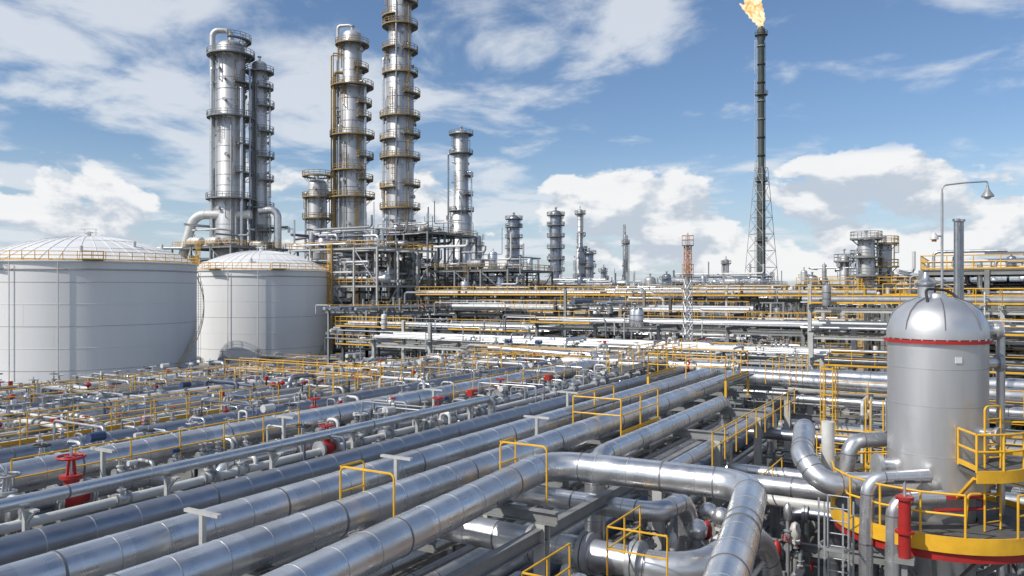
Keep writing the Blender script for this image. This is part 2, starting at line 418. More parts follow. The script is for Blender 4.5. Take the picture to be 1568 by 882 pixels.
# ------------------------------------------------------------------ distillation columns
def column(name, X, Y, segs, plats, vpipes=(), rail='galv', m='clad_col', seed=1, rr=.05, lad=True, seg=32, loop=None):
    cx, cy = cw(X, Y); rd = random.Random(seed); sh = MB(); pl = MB(); la = MB(); pi_ = MB()
    prof = []
    for z0, z1, r in segs:
        prof += [(r, z0), (r, z1)]
    R = segs[-1][2]; zt = segs[-1][1]
    prof += [(R*.93, zt+R*.25), (R*.72, zt+R*.45), (R*.4, zt+R*.58), (.05, zt+R*.62)]
    sh.rev((cx, cy, 0), prof, m, seg=seg)
    sh.cyl((cx, cy, zt+R*.5), (cx, cy, zt+R*.62+1.0), R*.16, m, seg=10); sh.cyl((cx, cy, zt+R*.62+.8), (cx, cy, zt+R*.62+1.0), R*.28, 'galv', seg=10)
    def rad(z):
        for z0, z1, r in segs:
            if z <= z1: return r
        return R
    z = segs[0][0]+2
    while z < zt:
        r = rad(z); sh.cyl((cx, cy, z), (cx, cy, z+.12), r+.04, 'band' if rd.random() < .3 else 'galv', seg=seg); z += rd.uniform(2.2, 3.4)
    for k in range(int((zt-segs[0][0])/2)):  # nozzles
        z = rd.uniform(segs[0][0]+2, zt-1); t = rd.uniform(0, 2*pi); r = rad(z); e = np.array((cos(t), sin(t), 0)); q = np.array((cx, cy, z))
        sh.cyl(q+e*r*.9, q+e*(r+.6), .28, m, seg=8); sh.cyl(q+e*(r+.5), q+e*(r+.65), .42, 'galv', seg=10)
    for k in range(int((zt-segs[0][0])/5)):  # local instrument bridles
        z = rd.uniform(segs[0][0]+3, zt-6); t = rd.uniform(0, 2*pi); r = rad(z)+.5; e = np.array((cos(t), sin(t), 0)); q = np.array((cx, cy, z))+e*r
        pi_.pipe([q-e*.6, q, q+(0,0,rd.uniform(3,6)), q+(0,0,5)-e*.6], .1, rd.choice(('galv','pipe_gr','tan')), seg=6)
    for i, (z, s, span, w) in enumerate(plats):
        r = rad(z); a0 = ang(s); a1 = ang(s+span)
        pl.sector((cx, cy), r+.1, r+w, z, .14, a0, a1, 'grating'); pl.sector((cx, cy), r+w-.02, r+w+.06, z+.05, .26, a0, a1, rail)
        pl.arcrail((cx, cy), r+w, z, a0, a1, rail, r=rr, step=1.3, toe=False)
        if span < 350:
            for t in (a0, a1):
                e = np.array((cos(t), sin(t), 0)); q = np.array((cx, cy, z)); pl.rail(q+e*(r+.1), q+e*(r+w), rail, r=rr, toe=False)
        n = max(2, int(span/40))
        for k in range(n+1):
            t = a0+(a1-a0)*k/n; e = np.array((cos(t), sin(t), 0)); q = np.array((cx, cy, z-.12))
            pl.beam(q+e*r, q+e*(r+w), .1, .2, 'frame'); pl.beam(q+e*(r+w*.95), q+e*r-(0,0,w*.9), .1, .1, 'frame')
    if lad:
        zs = [segs[0][0]]+sorted(p[0] for p in plats)
        for i in range(len(zs)-1):
            if zs[i+1]-zs[i] < 1.5: continue
            t = ang((300, 200, 340, 245)[i % 4]+rd.uniform(-12, 12)); rr2 = max(rad(zs[i]), rad(zs[i+1]))+.35
            la.ladder(cx+rr2*cos(t), cy+rr2*sin(t), zs[i], zs[i+1]+1, t, rail, r=rr, step=.45)
    for th, z0, z1, r, off, pm in vpipes:
        t = ang(th); 
        rr2 = rad(z0)+off; e = np.array((cos(t), sin(t), 0)); q = np.array((cx, cy, 0))+e*rr2; qi = np.array((cx, cy, 0))+e*rad(z1)*.8
        pi_.pipe([q+(0,0,z0), q+(0,0,z1), qi+(0,0,z1)], r, pm, seg=10, R=r*2, bands=6)
        z = z0+2
        while z < z1-1: pi_.beam(q+(0,0,z), q-e*off+(0,0,z), .12, .15, 'frame'); z += 7
    if loop:
        t = ang(loop[0]); off = loop[1]; r = loop[2]; z0 = loop[3]; e = np.array((cos(t), sin(t), 0)); q = np.array((cx, cy, 0.)); zz = zt+R*.6+loop[4]
        pi_.pipe([q+(0,0,zt+R*.4), q+(0,0,zz), q+e*(R+off)+(0,0,zz), q+e*(R+off)+(0,0,z0)], r, m, R=r*2.2, seg=14, bands=5)
    return group(name, shell=sh, platforms=pl, ladders=la, risers=pi_)

def full(zs, w=1.5): return [(z, 0, 359.9, w) for z in zs]
def part(rd, z0, z1, dz, w=1.5):
    out = []; z = z0
    while z < z1: out.append((z, rd.choice((250, 300, 200, 150, 330)), rd.choice((120, 160, 200)), w)); z += dz
    return out
rd = random.Random(5)
column('distillation_column', -60.0, 170, [(0,32,3.3),(33,64.5,2.95)], [(63,0,359.9,1.9),(49.8,0,359.9,1.9),(32.5,0,359.9,2.1),(57,-60,150,1.6),(44,-50,140,1.6),(38,-60,140,1.6),(66.3,-80,200,1.2)],
       [(215,20,60,.28,.7,'clad'),(320,20,56,.35,.8,'clad'),(290,22,48,.15,.5,'galv'),(345,20,60,.22,1.3,'clad_dk')], 'frame', seed=3, rr=.06, loop=(183,.9,.6,22,2.2))
column('distillation_column', -55.0, 173.5, [(0,30,1.9),(31,62,1.6)], [(60.5,0,359.9,1.4),(53,-80,200,1.5),(47.5,-80,200,1.4),(42,-80,200,1.5),(37,-80,200,1.4),(31,0,359.9,1.5),(26,-80,200,1.4),(57,-80,180,1.3)],
       [(350,20,58,.2,.5,'clad'),(250,20,58,.25,.5,'frame')], 'frame', seed=4, rr=.06)
column('distillation_column', -36.1, 180, [(0,48,3.05),(49.5,59,2.75),(60.5,70.5,2.15)], [(68.5,0,359.9,1.6),(59,0,359.9,2.0),(47.8,0,359.9,1.9),(40,150,170,1.6),(34,0,359.9,2.0),(63,-70,160,1.5),(55,-60,150,1.6),(52,-60,150,1.5),(43,-60,150,1.7),(38,-60,150,1.6)],
       [(200,24,62,.35,.9,'tan'),(225,24,50,.2,.5,'clad'),(330,24,60,.3,.7,'clad'),(185,24,66,.15,1.6,'tan'),(212,24,66,.12,1.4,'tan'),(250,24,46,.15,.4,'clad_dk')], 'tan', seed=8, rr=.065, loop=(170,1.3,.35,24,1.2))
column('distillation_column', -24.6, 175, [(0,60,3.0),(61.5,84,2.5)], [(z,0,359.9,1.4) for z in (31,42,51,60.5,71)]+[(z,-70,180,1.4) for z in (36,47,56,65.5,76)]+[(z,140,120,1.4) for z in (35.5,46,66,73)],
       [(265,16,82,.22,.6,'clad_dk'),(190,16,64,.3,.6,'clad'),(310,16,75,.12,.5,'tan')], 'tan', seed=12, rr=.06)
column('distillation_column', -16, 250, [(0,36,3.3),(37.5,62,2.3)], [(38,0,359.9,1.7),(62,0,359.9,1.5),(56,0,359.9,1.4),(49,-70,180,1.5),(43,-70,180,1.5),(28,-60,160,1.5)], [(190,14,56,.3,.7,'clad_dk'),(330,14,50,.25,.6,'clad')], 'frame', seed=14, rr=.07)
column('distillation_column', -13, 300, [(0,33,1.5)], part(rd,14,34,3.2,1.1), (), 'frame', seed=15, rr=.07)
column('distillation_column', .7, 300, [(0,40,2.2)], full((17,21,25,29,33,37,40),1.1), [(200,12,38,.25,.5,'clad')], 'frame', seed=16, rr=.07, m='clad_dk')
column('distillation_column', 15.4, 280, [(0,40,2.0)], full((16,20,24,28,32,36,39.5),1.1), [(320,12,38,.25,.5,'clad')], 'frame', seed=17, rr=.07, m='clad_dk')
column('distillation_column', 24.8, 290, [(0,28,1.6),(29,42,1.0)], full((41,),1.0)+part(rd,18,38,5,1.), (), 'frame', seed=18, rr=.07)
column('distillation_column', 29, 300, [(0,27,1.7)], full((27,22),1.0), (), 'frame', seed=19, rr=.07, m='clad_dk')
column('distillation_column', -45.9, 188, [(0,38,2.2)], full((40,35,30),1.3), [(200,20,36,.3,.6,'clad')], 'tan', seed=20, rr=.06)
column('distillation_column', -42.2, 192, [(0,37,1.3)], full((36,),1.0), (), 'frame', seed=21, rr=.06)
column('chimney', 42.8, 300, [(0,33.5,.85)], full((31,),.7), (), 'frame', seed=22, rr=.06)
column('chimney', 86, 320, [(0,25,1.1)], full((24,18),.9), (), 'frame', seed=23, rr=.06, m='pipe_gr')
column('distillation_column', 57.8, 130, [(0,21,1.3)], full((21.5,18.5,15.5),1.1), [(200,8,19,.2,.5,'clad')], 'frame', seed=24, rr=.05)
column('distillation_column', 61.3, 131, [(0,20.3,1.1)], full((20.8,17,14.5),1.), (), 'tan', seed=25, rr=.05)
column('distillation_column', 55.9, 134, [(0,18.5,.8)], full((18,),.8), (), 'frame', seed=26, rr=.05)
for X, Yy, zt, r in ((38,330,22,1.2),(66,340,19,2.0),(98,260,17,1.8),(52,300,17,2.2),(110,300,20,1.2)):
    column('distillation_column', X, Yy, [(0,zt,r)], part(random.Random(int(X+99)),12,zt+1,3,1.), (), 'frame', seed=int(X)+60, rr=.07, m=R0.choice(('clad_col','clad_dk')))

# ------------------------------------------------------------------ storage tanks
def tank(X, Y, r, h, dome, seed):
    cx, cy = cw(X, Y); rd = random.Random(seed); s = MB(); t = MB(); ro = MB(); ra = MB()
    s.rev((cx, cy, 0), [(r,0),(r,h)], 'tank', seg=128, caps=False)
    n = 6
    for i in range(1, n): s.rev((cx, cy, h*i/n), [(r,-.04),(r+.025,-.03),(r+.025,.03),(r,.04)], 'tankseam' if i % 2 else 'white', seg=128, caps=False)
    for i in range(n):
        for k in range(10):
            a = 2*pi*(k+.5*(i % 2)+.1*i)/10; e = np.array((cos(a), sin(a), 0)); q = np.array((cx, cy, 0))+e*(r-.002)
            s.beam(q+(0,0,h*i/n+.05), q+(0,0,h*(i+1)/n-.05), .015, .015, 'tank')
    s.rev((cx, cy, h), [(r,-.25),(r+.28,-.2),(r+.28,-.05),(r,.02)], 'white', seg=128, caps=False)
    s.rev((cx, cy, h*.93), [(r,-.1),(r+.14,-.06),(r+.14,.06),(r,.1)], 'tankseam', seg=128, caps=False)
    s.cyl((cx, cy, 0), (cx, cy, .35), r+.8, 'concrete', seg=96)
    K = (r*r+dome*dome)/(2*dome); prof = []
    for i in range(13):
        q = r*(1-i/12.); prof.append((q, math.sqrt(K*K-q*q)-(K-dome)))
    ro.rev((cx, cy, h), prof, 'tank', seg=96, caps=False)
    for k in range(40):
        a = 2*pi*k/40; P = [np.array((cx+cos(a)*q, cy+sin(a)*q, h+z+.02)) for q, z in prof[:-2]]
        ro.sweep(P, .045, 'white', 4)
    for q, z in (prof[3], prof[6], prof[9]): ro.torus((cx, cy, h+z+.02), q, .05, 'white', seg=96, rs=4)
    ro.cyl((cx, cy, h+dome-.1), (cx, cy, h+dome+.5), .4, 'white', seg=16); ro.rev((cx, cy, h+dome+.5), [(.6,0),(.6,.12),(0,.35)], 'white', seg=16)
    for k in range(7):
        a = rd.uniform(0, 2*pi); q, z = prof[rd.choice((1,2,3,4))]; ro.cyl((cx+cos(a)*q, cy+sin(a)*q, h+z-.1), (cx+cos(a)*q, cy+sin(a)*q, h+z+.7), .25, 'pipe_wh', seg=10)
    ra.arcrail((cx, cy), r+.15, h+.02, 0, 2*pi*.9999, 'yellow', r=.05, step=1.6)
    q, z = prof[-2]; ra.arcrail((cx, cy), q, h+z, 0, 2*pi*.999, 'white', r=.03, step=1.4, toe=False)
    for th in (250, 300):
        a = ang(th)
        ra.box((cx+cos(a)*(r+.6), cy+sin(a)*(r+.6), h), (1.6, 2.4, .08), 'grating', a)
        e = np.array((cos(a), sin(a), 0)); tt = np.array((-sin(a), cos(a), 0)); c0 = np.array((cx, cy, h+.04))
        for k in (-1.2, 1.2): ra.rail(c0+e*(r-.2)+tt*k, c0+e*(r+1.4)+tt*k, r=.035)
        ra.rail(c0+e*(r+1.4)-tt*1.2, c0+e*(r+1.4)+tt*1.2, r=.035)
    N = 70; st = ang(335); sp = radians(75)
    P1 = []; P2 = []
    for i in range(N):
        a = st+sp*i/N; z = h*i/N; e = np.array((cos(a), sin(a), 0)); q = np.array((cx, cy, z))+e*(r+.55)
        ra.box(q, (.9, .28, .04), 'galv', a); P1.append(q+e*.45+(0,0,1.0)); P2.append(q+e*.45)
        if i % 4 == 0: ra.cyl(q+e*.45, q+e*.45+(0,0,1), .03, 'yellow', seg=5)
    ra.sweep(P1, .035, 'yellow', 5); ra.sweep(P2, .07, 'galv', 4)
    for th in (262, 285, 232):
        a = ang(th); e = np.array((cos(a), sin(a), 0)); q = np.array((cx, cy, 0))+e*(r+.35)
        t.cyl(q+(0,0,.8), q+(0,0,h-.3), .07, 'pipe_wh', seg=6)
        t.cyl(np.array((cx, cy, 1.2))+e*(r-.2), np.array((cx, cy, 1.2))+e*(r+1.4), .35, 'pipe_wh', seg=12)
        valve(t, np.array((cx, cy, 1.2))+e*(r+2.1), .33, a, rd)
    a = ang(300); e = np.array((cos(a), sin(a), 0)); t.cyl(np.array((cx, cy, 1.4))+e*(r-.1), np.array((cx, cy, 1.4))+e*(r+.35), .6, 'white', seg=18); t.cyl(np.array((cx, cy, 1.4))+e*(r+.3), np.array((cx, cy, 1.4))+e*(r+.42), .75, 'pipe_wh', seg=18)
    group('storage_tank', shell=s, roof=ro, railings_and_stair=ra, nozzles=t)
tank(-61.2, 115, 14.6, 16.9, 3.9, 1)
tank(-47.2, 150, 12.5, 16.7, 3.8, 2)

# ------------------------------------------------------------------ flare stack and masts
def lattice(mb, x, y, z0, z1, w0, w1, n, m, r=.09, legs=4, rz=0., m2=None, top=0):
    for i in range(n):
        za = z0+(z1-z0)*i/n; zb = z0+(z1-z0)*(i+1)/n; wa = w0+(w1-w0)*i/n; wb = w0+(w1-w0)*(i+1)/n
        mm = m2 if (m2 and i >= n-top) else m
        A = [np.array((x+wa*cos(rz+2*pi*k/legs), y+wa*sin(rz+2*pi*k/legs), za)) for k in range(legs)]
        B = [np.array((x+wb*cos(rz+2*pi*k/legs), y+wb*sin(rz+2*pi*k/legs), zb)) for k in range(legs)]
        for k in range(legs):
            j = (k+1) % legs
            mb.cyl(A[k], B[k], r, mm, seg=5); mb.cyl(A[k], B[j], r*.6, mm, seg=4); mb.cyl(A[j], B[k], r*.6, mm, seg=4); mb.cyl(B[k], B[j], r*.6, mm, seg=4)
fx, fy = cw(75.1, 240)
st = MB(); la = MB(); ld = MB()
st.rev((fx, fy, 0), [(1.15,0),(1.15,48),(.9,50),(.9,88),(1.25,89),(1.25,91),(.85,92.5)], 'flare_steel', seg=20)
z = 4
while z < 88: st.cyl((fx, fy, z), (fx, fy, z+.3), 1.25, 'black' if int(z) % 2 else 'frame', seg=16); z += 5.5
t = ang(185); ex, ey = cos(t), sin(t)
for zz in range(4, 88, 12): ld.ladder(fx+ex*1.35, fy+ey*1.35, zz, zz+12.5, t, 'galv', r=.05, step=.6)
for z in (90, 72, 46, 28): ld.sector((fx, fy), 1.0, 1.9, z, .15, 0, 6.28, 'grating'); ld.arcrail((fx, fy), 1.9, z, 0, 6.28, 'flare_steel', r=.05, toe=False)
t = ang(20); st.cyl((fx+cos(t)*1.4, fy+sin(t)*1.4, 2), (fx+cos(t)*1.4, fy+sin(t)*1.4, 88), .14, 'galv', seg=6)
for k in range(3): st.cyl((fx+1.0*cos(k*2.1), fy+1.0*sin(k*2.1), 90), (fx+.9*cos(k*2.1), fy+.9*sin(k*2.1), 93.5), .13, 'galv', seg=5)
lattice(la, fx, fy, 0, 50, 6.3, 1.9, 10, 'galv', r=.09, rz=.35)
group('flare_stack', stack=st, support_tower=la, ladder_and_platforms=ld)
# flame
fm = bpy.data.materials.new('flame'); fm.use_nodes = True; nt = fm.node_tree; N = nt.nodes; L = nt.links
N.clear(); out = N.new('ShaderNodeOutputMaterial'); em = N.new('ShaderNodeEmission'); tr = N.new('ShaderNodeBsdfTransparent'); mx = N.new('ShaderNodeMixShader')
tc = N.new('ShaderNodeTexCoord'); no = N.new('ShaderNodeTexNoise'); no.inputs['Scale'].default_value = .5; no.inputs['Detail'].default_value = 5; no.inputs['Distortion'].default_value = 1.2
L.new(tc.outputs['Object'], no.inputs['Vector'])
cr = N.new('ShaderNodeValToRGB'); cr.color_ramp.elements[0].position = .35; cr.color_ramp.elements[0].color = (1,.42,.12,1); cr.color_ramp.elements[1].position = .56; cr.color_ramp.elements[1].color = (1,.84,.55,1)
L.new(no.outputs['Fac'], cr.inputs[0]); L.new(cr.outputs[0], em.inputs['Color']); em.inputs['Strength'].default_value = 1.3
lw = N.new('ShaderNodeLayerWeight'); lw.inputs[0].default_value = .4
L.new(lw.outputs['Facing'], mx.inputs[0]); L.new(em.outputs[0], mx.inputs[1]); L.new(tr.outputs[0], mx.inputs[2]); L.new(mx.outputs[0], out.inputs[0])
MATS['flame'] = (len(MID), fm); MID.append(fm)
fl = MB(); rgt = np.array((SN, -CS, 0)); b = np.array((fx, fy, 92.))
def fcur(P, rs):
    P = [b+rgt*x+np.array((0,0,z)) for x, z in P]
    Q = []; Rr = []
    for i in range(len(P)-1):
        for k in range(5):
            w = k/5; Q.append(P[i]*(1-w)+P[i+1]*w); Rr.append((rs[i]*(1-w)+rs[i+1]*w)*(1+.15*sin(i*3+k*1.9)))
    Q.append(P[-1]); Rr.append(.02); fl.sweep(Q, Rr, 'flame', 12)
fcur([(0,0),(-.5,2),(-1.8,4),(-3.2,6),(-4.2,8.5),(-4.0,11)], [.6,1.3,1.8,1.7,1.1,.1])
fcur([(0,1),(.2,3),(-.4,5),(-.8,7.5),(-.2,10),(-.6,12)], [.6,1.0,1.2,.9,.5,.1])
fcur([(-1,3),(-3.2,5),(-5,6.2),(-6.6,7.6)], [.9,1.2,.7,.1])
fcur([(-1,4),(-2.0,7),(-2.4,10),(-2.0,13.5)], [.9,1.4,1.0,.1])
fl.obj('flare_flame')
mx_, my_ = cw(12.8, 58)
lt = MB(); lattice(lt, mx_, my_, 0, 16.3, .52, .27, 20, 'galv', r=.03, m2='orange', top=3); lt.cyl((mx_, my_, 1), (mx_, my_, 17.2), .045, 'galv', seg=8)
for zz in (16.3, 14.2): lt.sector((mx_,my_), .1, .42, zz, .05, 0, 6.28, 'grating'); lt.arcrail((mx_,my_), .42, zz, 0, 6.28, 'orange', r=.02, h=.7, toe=False, step=.6)
group('lattice_mast', mast=lt)
mx_, my_ = cw(41, 290); lt = MB(); lattice(lt, mx_, my_, 0, 37, .8, .5, 18, 'frame', r=.08, legs=3); lt.obj('lattice_mast')
mx_, my_ = cw(98, 300); lt = MB(); lattice(lt, mx_, my_, 0, 20, 1.5, .7, 8, 'frame', r=.1); lt.obj('lattice_mast')

# ------------------------------------------------------------------ far and middle process areas
unit('process_structure', 112, 130, 94, 116, (7, 14, 21), 31, fm='frame_lt', rail='yellow', rr=.05, dens=1.8, equip=1.2)
unit('process_structure', 130, 148, 96, 114, (10, 18, 25), 32, fm='frame', rail='tan', rr=.05, dens=1.4)
unit('process_structure', 108, 126, 128, 146, (9, 17, 22), 33, fm='frame', rail='yellow', rr=.05, dens=1.3)
unit('process_structure', 128, 146, 76, 94, (6, 12, 17), 34, fm='frame', rail='tan', rr=.05, dens=1.3)
unit('process_structure', 155, 185, 100, 150, (8, 15), 35, bay=8, fm='frame', rail='tan', rr=.06, dens=1.2)
k = 40
for X, Y, w, d, lv in ((-5,190,26,18,(6,12,14)),(24,185,26,18,(6,11)),(52,195,26,18,(6,12,14)),(80,200,26,18,(6,11)),(20,230,40,20,(7,14)),(62,240,30,20,(7,14)),(-15,235,24,18,(7,14,18)),
                       (105,215,30,20,(6,12)),(95,150,24,16,(6,12,14)),(60,135,20,14,(6,11,14)),(118,170,30,20,(7,13)),(-2,150,18,14,(5,10,12.5)),(22,150,20,14,(5,10)),(45,158,20,14,(6,11))):
    a, c = cw(X, Y); k += 1
    unit('process_structure', a-d/2, a+d/2, c-w/2, c+w/2, lv, k, bay=6.5, fm=('frame','frame_lt','frame_dk')[k % 3], rail=('tan','frame','yellow')[k % 3], rr=.05, dens=1.1, equip=1.2, toph=3.5)
# right-hand platforms with yellow rails
unit('process_structure', 71, 83, -14, 4, (6, 12.0, 14.6), 71, bay=4.2, fm='frame', rail='yellow', rr=.04, dens=1.6, equip=1.1, toph=1.6)
unit('process_structure', 84, 98, -14, 8, (6, 12.5), 72, bay=5, fm='frame', rail='yellow', rr=.04, dens=1.4, toph=2.5)

# racks (name, axis along, ...)
rack('pipe_rack', 'c', 10, 66, 88, 95, (6.5, 9.5, 12.4), 101, fm='frame_dk', ncol=3, toprail=.95, dens=.8, valves=.3, decks=.5, posts=24)
rack('pipe_rack', 'c', -16, 12, 90, 96, (6, 9, 11.4), 121, fm='frame', ncol=2, toprail=.8, dens=.8, valves=.3, decks=.4, posts=14)
rack('pipe_rack', 'c', 48, 98, 104, 110, (6, 9.4), 102, fm='frame', toprail=.6, dens=.8, posts=20)
rack('pipe_rack', 'c', -26, 11, 63, 69, (5, 7.5, 10, 12), 103, fm='frame_lt', toprail=1., dens=.85, decks=.5, posts=16)
rack('pipe_rack', 'c', 12, 36, 66, 71, (5, 7.6, 10.0), 104, fm='frame', toprail=.5, dens=.8, decks=.45, posts=14)
rack('pipe_rack', 'c', 36.5, 62, 68, 72, (4, 7.0, 9.0), 124, fm='frame_dk', toprail=.5, dens=.8, decks=.4, posts=12, bay=5)
rack('pipe_rack', 'c', 20, 52, 76, 80, (5, 8.4, 10.8), 125, fm='frame_dk', toprail=.6, dens=.7, decks=.5, posts=14, bay=7)
rack('pipe_rack', 'c', 9, 44, 52, 56, (6.3, 8.9), 105, fm='frame_lt', dens=.85, rmax=.28, pm=['pipe_wh','clad','clad','pipe_gr','pipe_wh'], posts=8, decks=.3)
rack('pipe_rack', 'c', -22, 8.2, 41, 46.5, (3.2, 5.6, 7.3), 106, fm='frame', dens=.75, rmax=.3, decks=.4, posts=14)
rack('pipe_rack', 'c', 54, 70, 78, 83, (4, 7), 107, fm='frame', dens=.8, rmax=.3, posts=8)
rack('pipe_rack', 'a', 72, 128, 30, 36, (6, 9, 11.6), 108, fm='frame', toprail=.8, dens=.8, posts=10)
rack('pipe_rack', 'a', 72, 128, 62, 68, (5, 8, 10.6), 109, fm='frame', toprail=.6, dens=.8, posts=10)
rack('pipe_rack', 'a', 96, 200, 0, 7, (6, 9, 12), 110, fm='frame', toprail=.6, dens=.7)
rack('pipe_rack', 'a', 56, 88, 19.5, 24.5, (5, 8), 111, fm='frame_lt', dens=.8, posts=8)
# low tank-farm lines
rack('tank_farm_pipeway', 'a', 24, 100, 80, 86, (1.0, 2.6), 112, fm='frame', dens=.9, valves=1)
rack('tank_farm_pipeway', 'c', 44, 96, 44, 49, (1.2, 2.6), 113, fm='frame', dens=.9, valves=1)
rack('tank_farm_pipeway', 'a', 20, 92, 52, 60, (1.5, 3.2), 114, fm='frame', dens=.9, valves=1, toprail=.4)
rack('tank_farm_pipeway', 'c', 60, 96, 86, 90, (1.2, 2.4), 115, fm='frame', dens=.9, valves=1, toprail=.6)
rack('tank_farm_pipeway', 'c', 50, 100, 28, 32, (1.5, 3.0), 116, fm='frame', dens=.9, valves=1)

# ------------------------------------------------------------------ main foreground rack
fr = MB()
for i in range(12):
    a = -14+i*6.
    for c in (8.0 if a > 18 else 8.6, 13.9, 19.4, 25.0): 
        if a < 60: fr.ibeam((a, c, 0), (a, c, 7.7), .28, .28, 'frame_lt'); fr.box((a, c, .25), (.6, .6, .5), 'concrete')
    e0 = 7.6 if a > 18 else (8.2 if a > 2 else 7.0)
    fr.ibeam((a, e0, 7.85), (a, 25.4, 7.85), .2, .3, 'frame'); fr.ibeam((a, 8.3, 5.0), (a, 25.4, 5.0), .22, .3, 'frame')
    fr.ibeam((a+3, 9.4, 7.86), (a+3, 25.0, 7.86), .14, .22, 'frame')
for c in (8.6, 13.9, 19.4, 25.0):
    fr.ibeam((-14, c, 7.45), (52, c, 7.45), .2, .34, 'frame'); fr.ibeam((-14, c, 4.6), (52, c, 4.6), .2, .3, 'frame')
fr.obj('steel_pipe_rack')
def line(pts, r, m='clad_u', bands=.95, R=None, seg=28, shoes=True, name='overhead_pipeline'):
    mb = MB(); mb.pipe(pts, r, m, R=R, seg=seg, bands=bands)
    if shoes:
        for i in range(12):
            a = -14+i*6.; c = pts[0][1]+(pts[1][1]-pts[0][1])*(a-pts[0][0])/max(.1, pts[1][0]-pts[0][0]) if pts[1][0] > pts[0][0] else pts[0][1]; z = pts[0][2]
            if a < max(p[0] for p in pts): mb.box((a, c, (8.025+z-r)/2+.02), (.4, .12, max(.03, z-r-8.025)), 'frame'); mb.box((a, c, 8.035), (.4, .3, .02), 'frame')
    return mb.obj(name)
line([(-14,7.35,8.44),(18.6,9.8,8.44),(19.0,4.6,8.40),(15.6,4.0,8.3),(11.5,3.4,8.0),(7,2.7,7.0)], .37, R=.95)
line([(-14,11.08,8.43),(42.6,11.08,8.43),(42.6,-22,7.85)], .36, R=1.0)
line([(-14,12.87,8.43),(44.9,12.87,8.43),(44.9,-22,8.43)], .36, R=1.0)
line([(-14,14.75,8.38),(48,14.75,8.38),(48,30,8.9)], .30, 'clad_dk', R=.8)
line([(-14,20.2,8.46),(60,20.2,8.46)], .39)
line([(-14,23.2,8.36),(56,23.2,8.36)], .28, 'clad_dk')
line([(-14,24.1,8.3),(50,24.1,8.3)], .12, 'rust', bands=0, seg=12)
line([(-14,21.5,8.28),(58,21.5,8.28)], .17, 'clad_dk', seg=16)
line([(-14,17.9,8.3),(13.0,17.9,8.3),(13.0,17.9,7.0)], .17, 'clad_dk', seg=16)
line([(14.4,17.6,7.2),(14.4,17.6,8.3),(52,17.6,8.3)], .15, 'clad_u', seg=16)
line([(-14,16.9,8.22),(50,16.9,8.22)], .11, 'pipe_wh', bands=0, seg=12)
line([(-14,18.8,8.22),(46,18.8,8.22)], .09, 'pipe_gr', bands=0, seg=12)
line([(-14,13.8,8.16),(46,13.8,8.16)], .07, 'galv', bands=0, seg=10)
line([(-14,22.4,8.12),(50,22.4,8.12)], .08, 'pipe_wh', bands=0, seg=10)
line([(20.9,9.5,5.4),(20.9,9.5,8.2),(34.5,9.5,8.2),(34.5,9.5,3.5)], .30, R=.7, shoes=False)
line([(22.3,8.2,3.5),(22.3,8.2,7.5),(37.5,8.2,7.5),(37.5,8.2,3.5)], .22, 'clad', R=.5, shoes=False, seg=20)
# elevated small line on stanchions
mb = MB(); mb.pipe([(-14,15.85,8.95),(25.5,15.85,8.95),(25.5,15.85,8.2)], .135, 'clad_u', seg=16, bands=1.9)
for i in range(13):
    a = -13.2+i*3.1; mb.beam((a,15.85,7.9), (a,15.85,8.8), .10, .10, 'frame_lt'); mb.box((a,15.85,8.80), (.12,.75,.04), 'frame_lt'); mb.beam((a,15.55,8.78), (a,15.85,8.5), .05, .05, 'frame_lt')
mb.obj('elevated_pipeline')
mb = MB(); valve(mb, (10.6,17.9,8.3), .2, 0, t=REDV); valve(mb, (9.2,17.9,8.3), .17, 0, t=VALVES[1]); mb.obj('red_gate_valve')
for a, c in ((17.8,16.9),(24.5,17.6),(31,18.8),(22,21.5)):
    mb = MB(); valve(mb, (a,c,8.28), .15, 0, t=REDV); mb.obj('red_gate_valve')
mb = MB()
for a, c in ((5.6,14.0),(9.5,12.0),(2.5,12.0),(15,12.0),(22,12.0),(28,13.9),(12,18.9),(18,18.9),(26,18.9),(6,19.2)):
    mb.beam((a,c,7.9), (a,c,9.0), .09, .09, 'frame_lt'); mb.box((a,c,9.02), (.1,.9,.06), 'frame_lt')
mb.obj('pipe_bracket')

# lower tier and valves in main rack
rd = random.Random(77)
lo = MB(); va = MB()
c = 8.9
while c < 24.8:
    r = rd.choice((.08,.12,.16,.22,.3)); lo.pipe([(-14,c+r,5.2+r),(48,c+r,5.2+r)], r, rd.choice(PM), seg=12, bands=2.5 if r > .11 else 0); c += 2*r+rd.uniform(.1,.5)
lo.obj('lower_tier_pipes')
for _ in range(230):
    c, r = rd.choice(((17.6,.15),(16.9,.11),(18.8,.09),(21.5,.15),(22.1,.08),(22.4,.08),(24.6,.1),(19.3,.08))); a = rd.uniform(1, 50)
    if c == 17.6 and a < 15: continue
    valve(va, (a, c, 8.25), r*rd.uniform(.75, 1.0), 0, rd)
    if rd.random() < .5:
        b = a+rd.uniform(.5, 1.2); h = rd.uniform(.15, .5); c2 = c+rd.choice((-.7,.7,-.4,.5))
        va.pipe([(b,c,8.2),(b,c,8.3+h),(b,c2,8.3+h),(b,c2,7.4)], rd.choice((.03,.04,.06)), rd.choice(PM), seg=8)
for _ in range(50):  # cross connections between bundles
    a = rd.uniform(6, 50); z = 8.02+rd.uniform(.0,.1) if rd.random() < .6 else 8.85+rd.uniform(0,.2); c0 = rd.choice((15.2,16.4,18.2,21.8)); c1 = c0+rd.uniform(1.2, 3.2); r = rd.choice((.03,.04,.05,.07))
    va.pipe([(a,c0,z-.9),(a,c0,z),(a,c1,z),(a,c1,z-.9)], r, rd.choice(PM), seg=8)
    if rd.random() < .5: valve(va, (a,(c0+c1)/2,z), max(r,.05), pi/2, rd)
va.obj('valve_manifold')

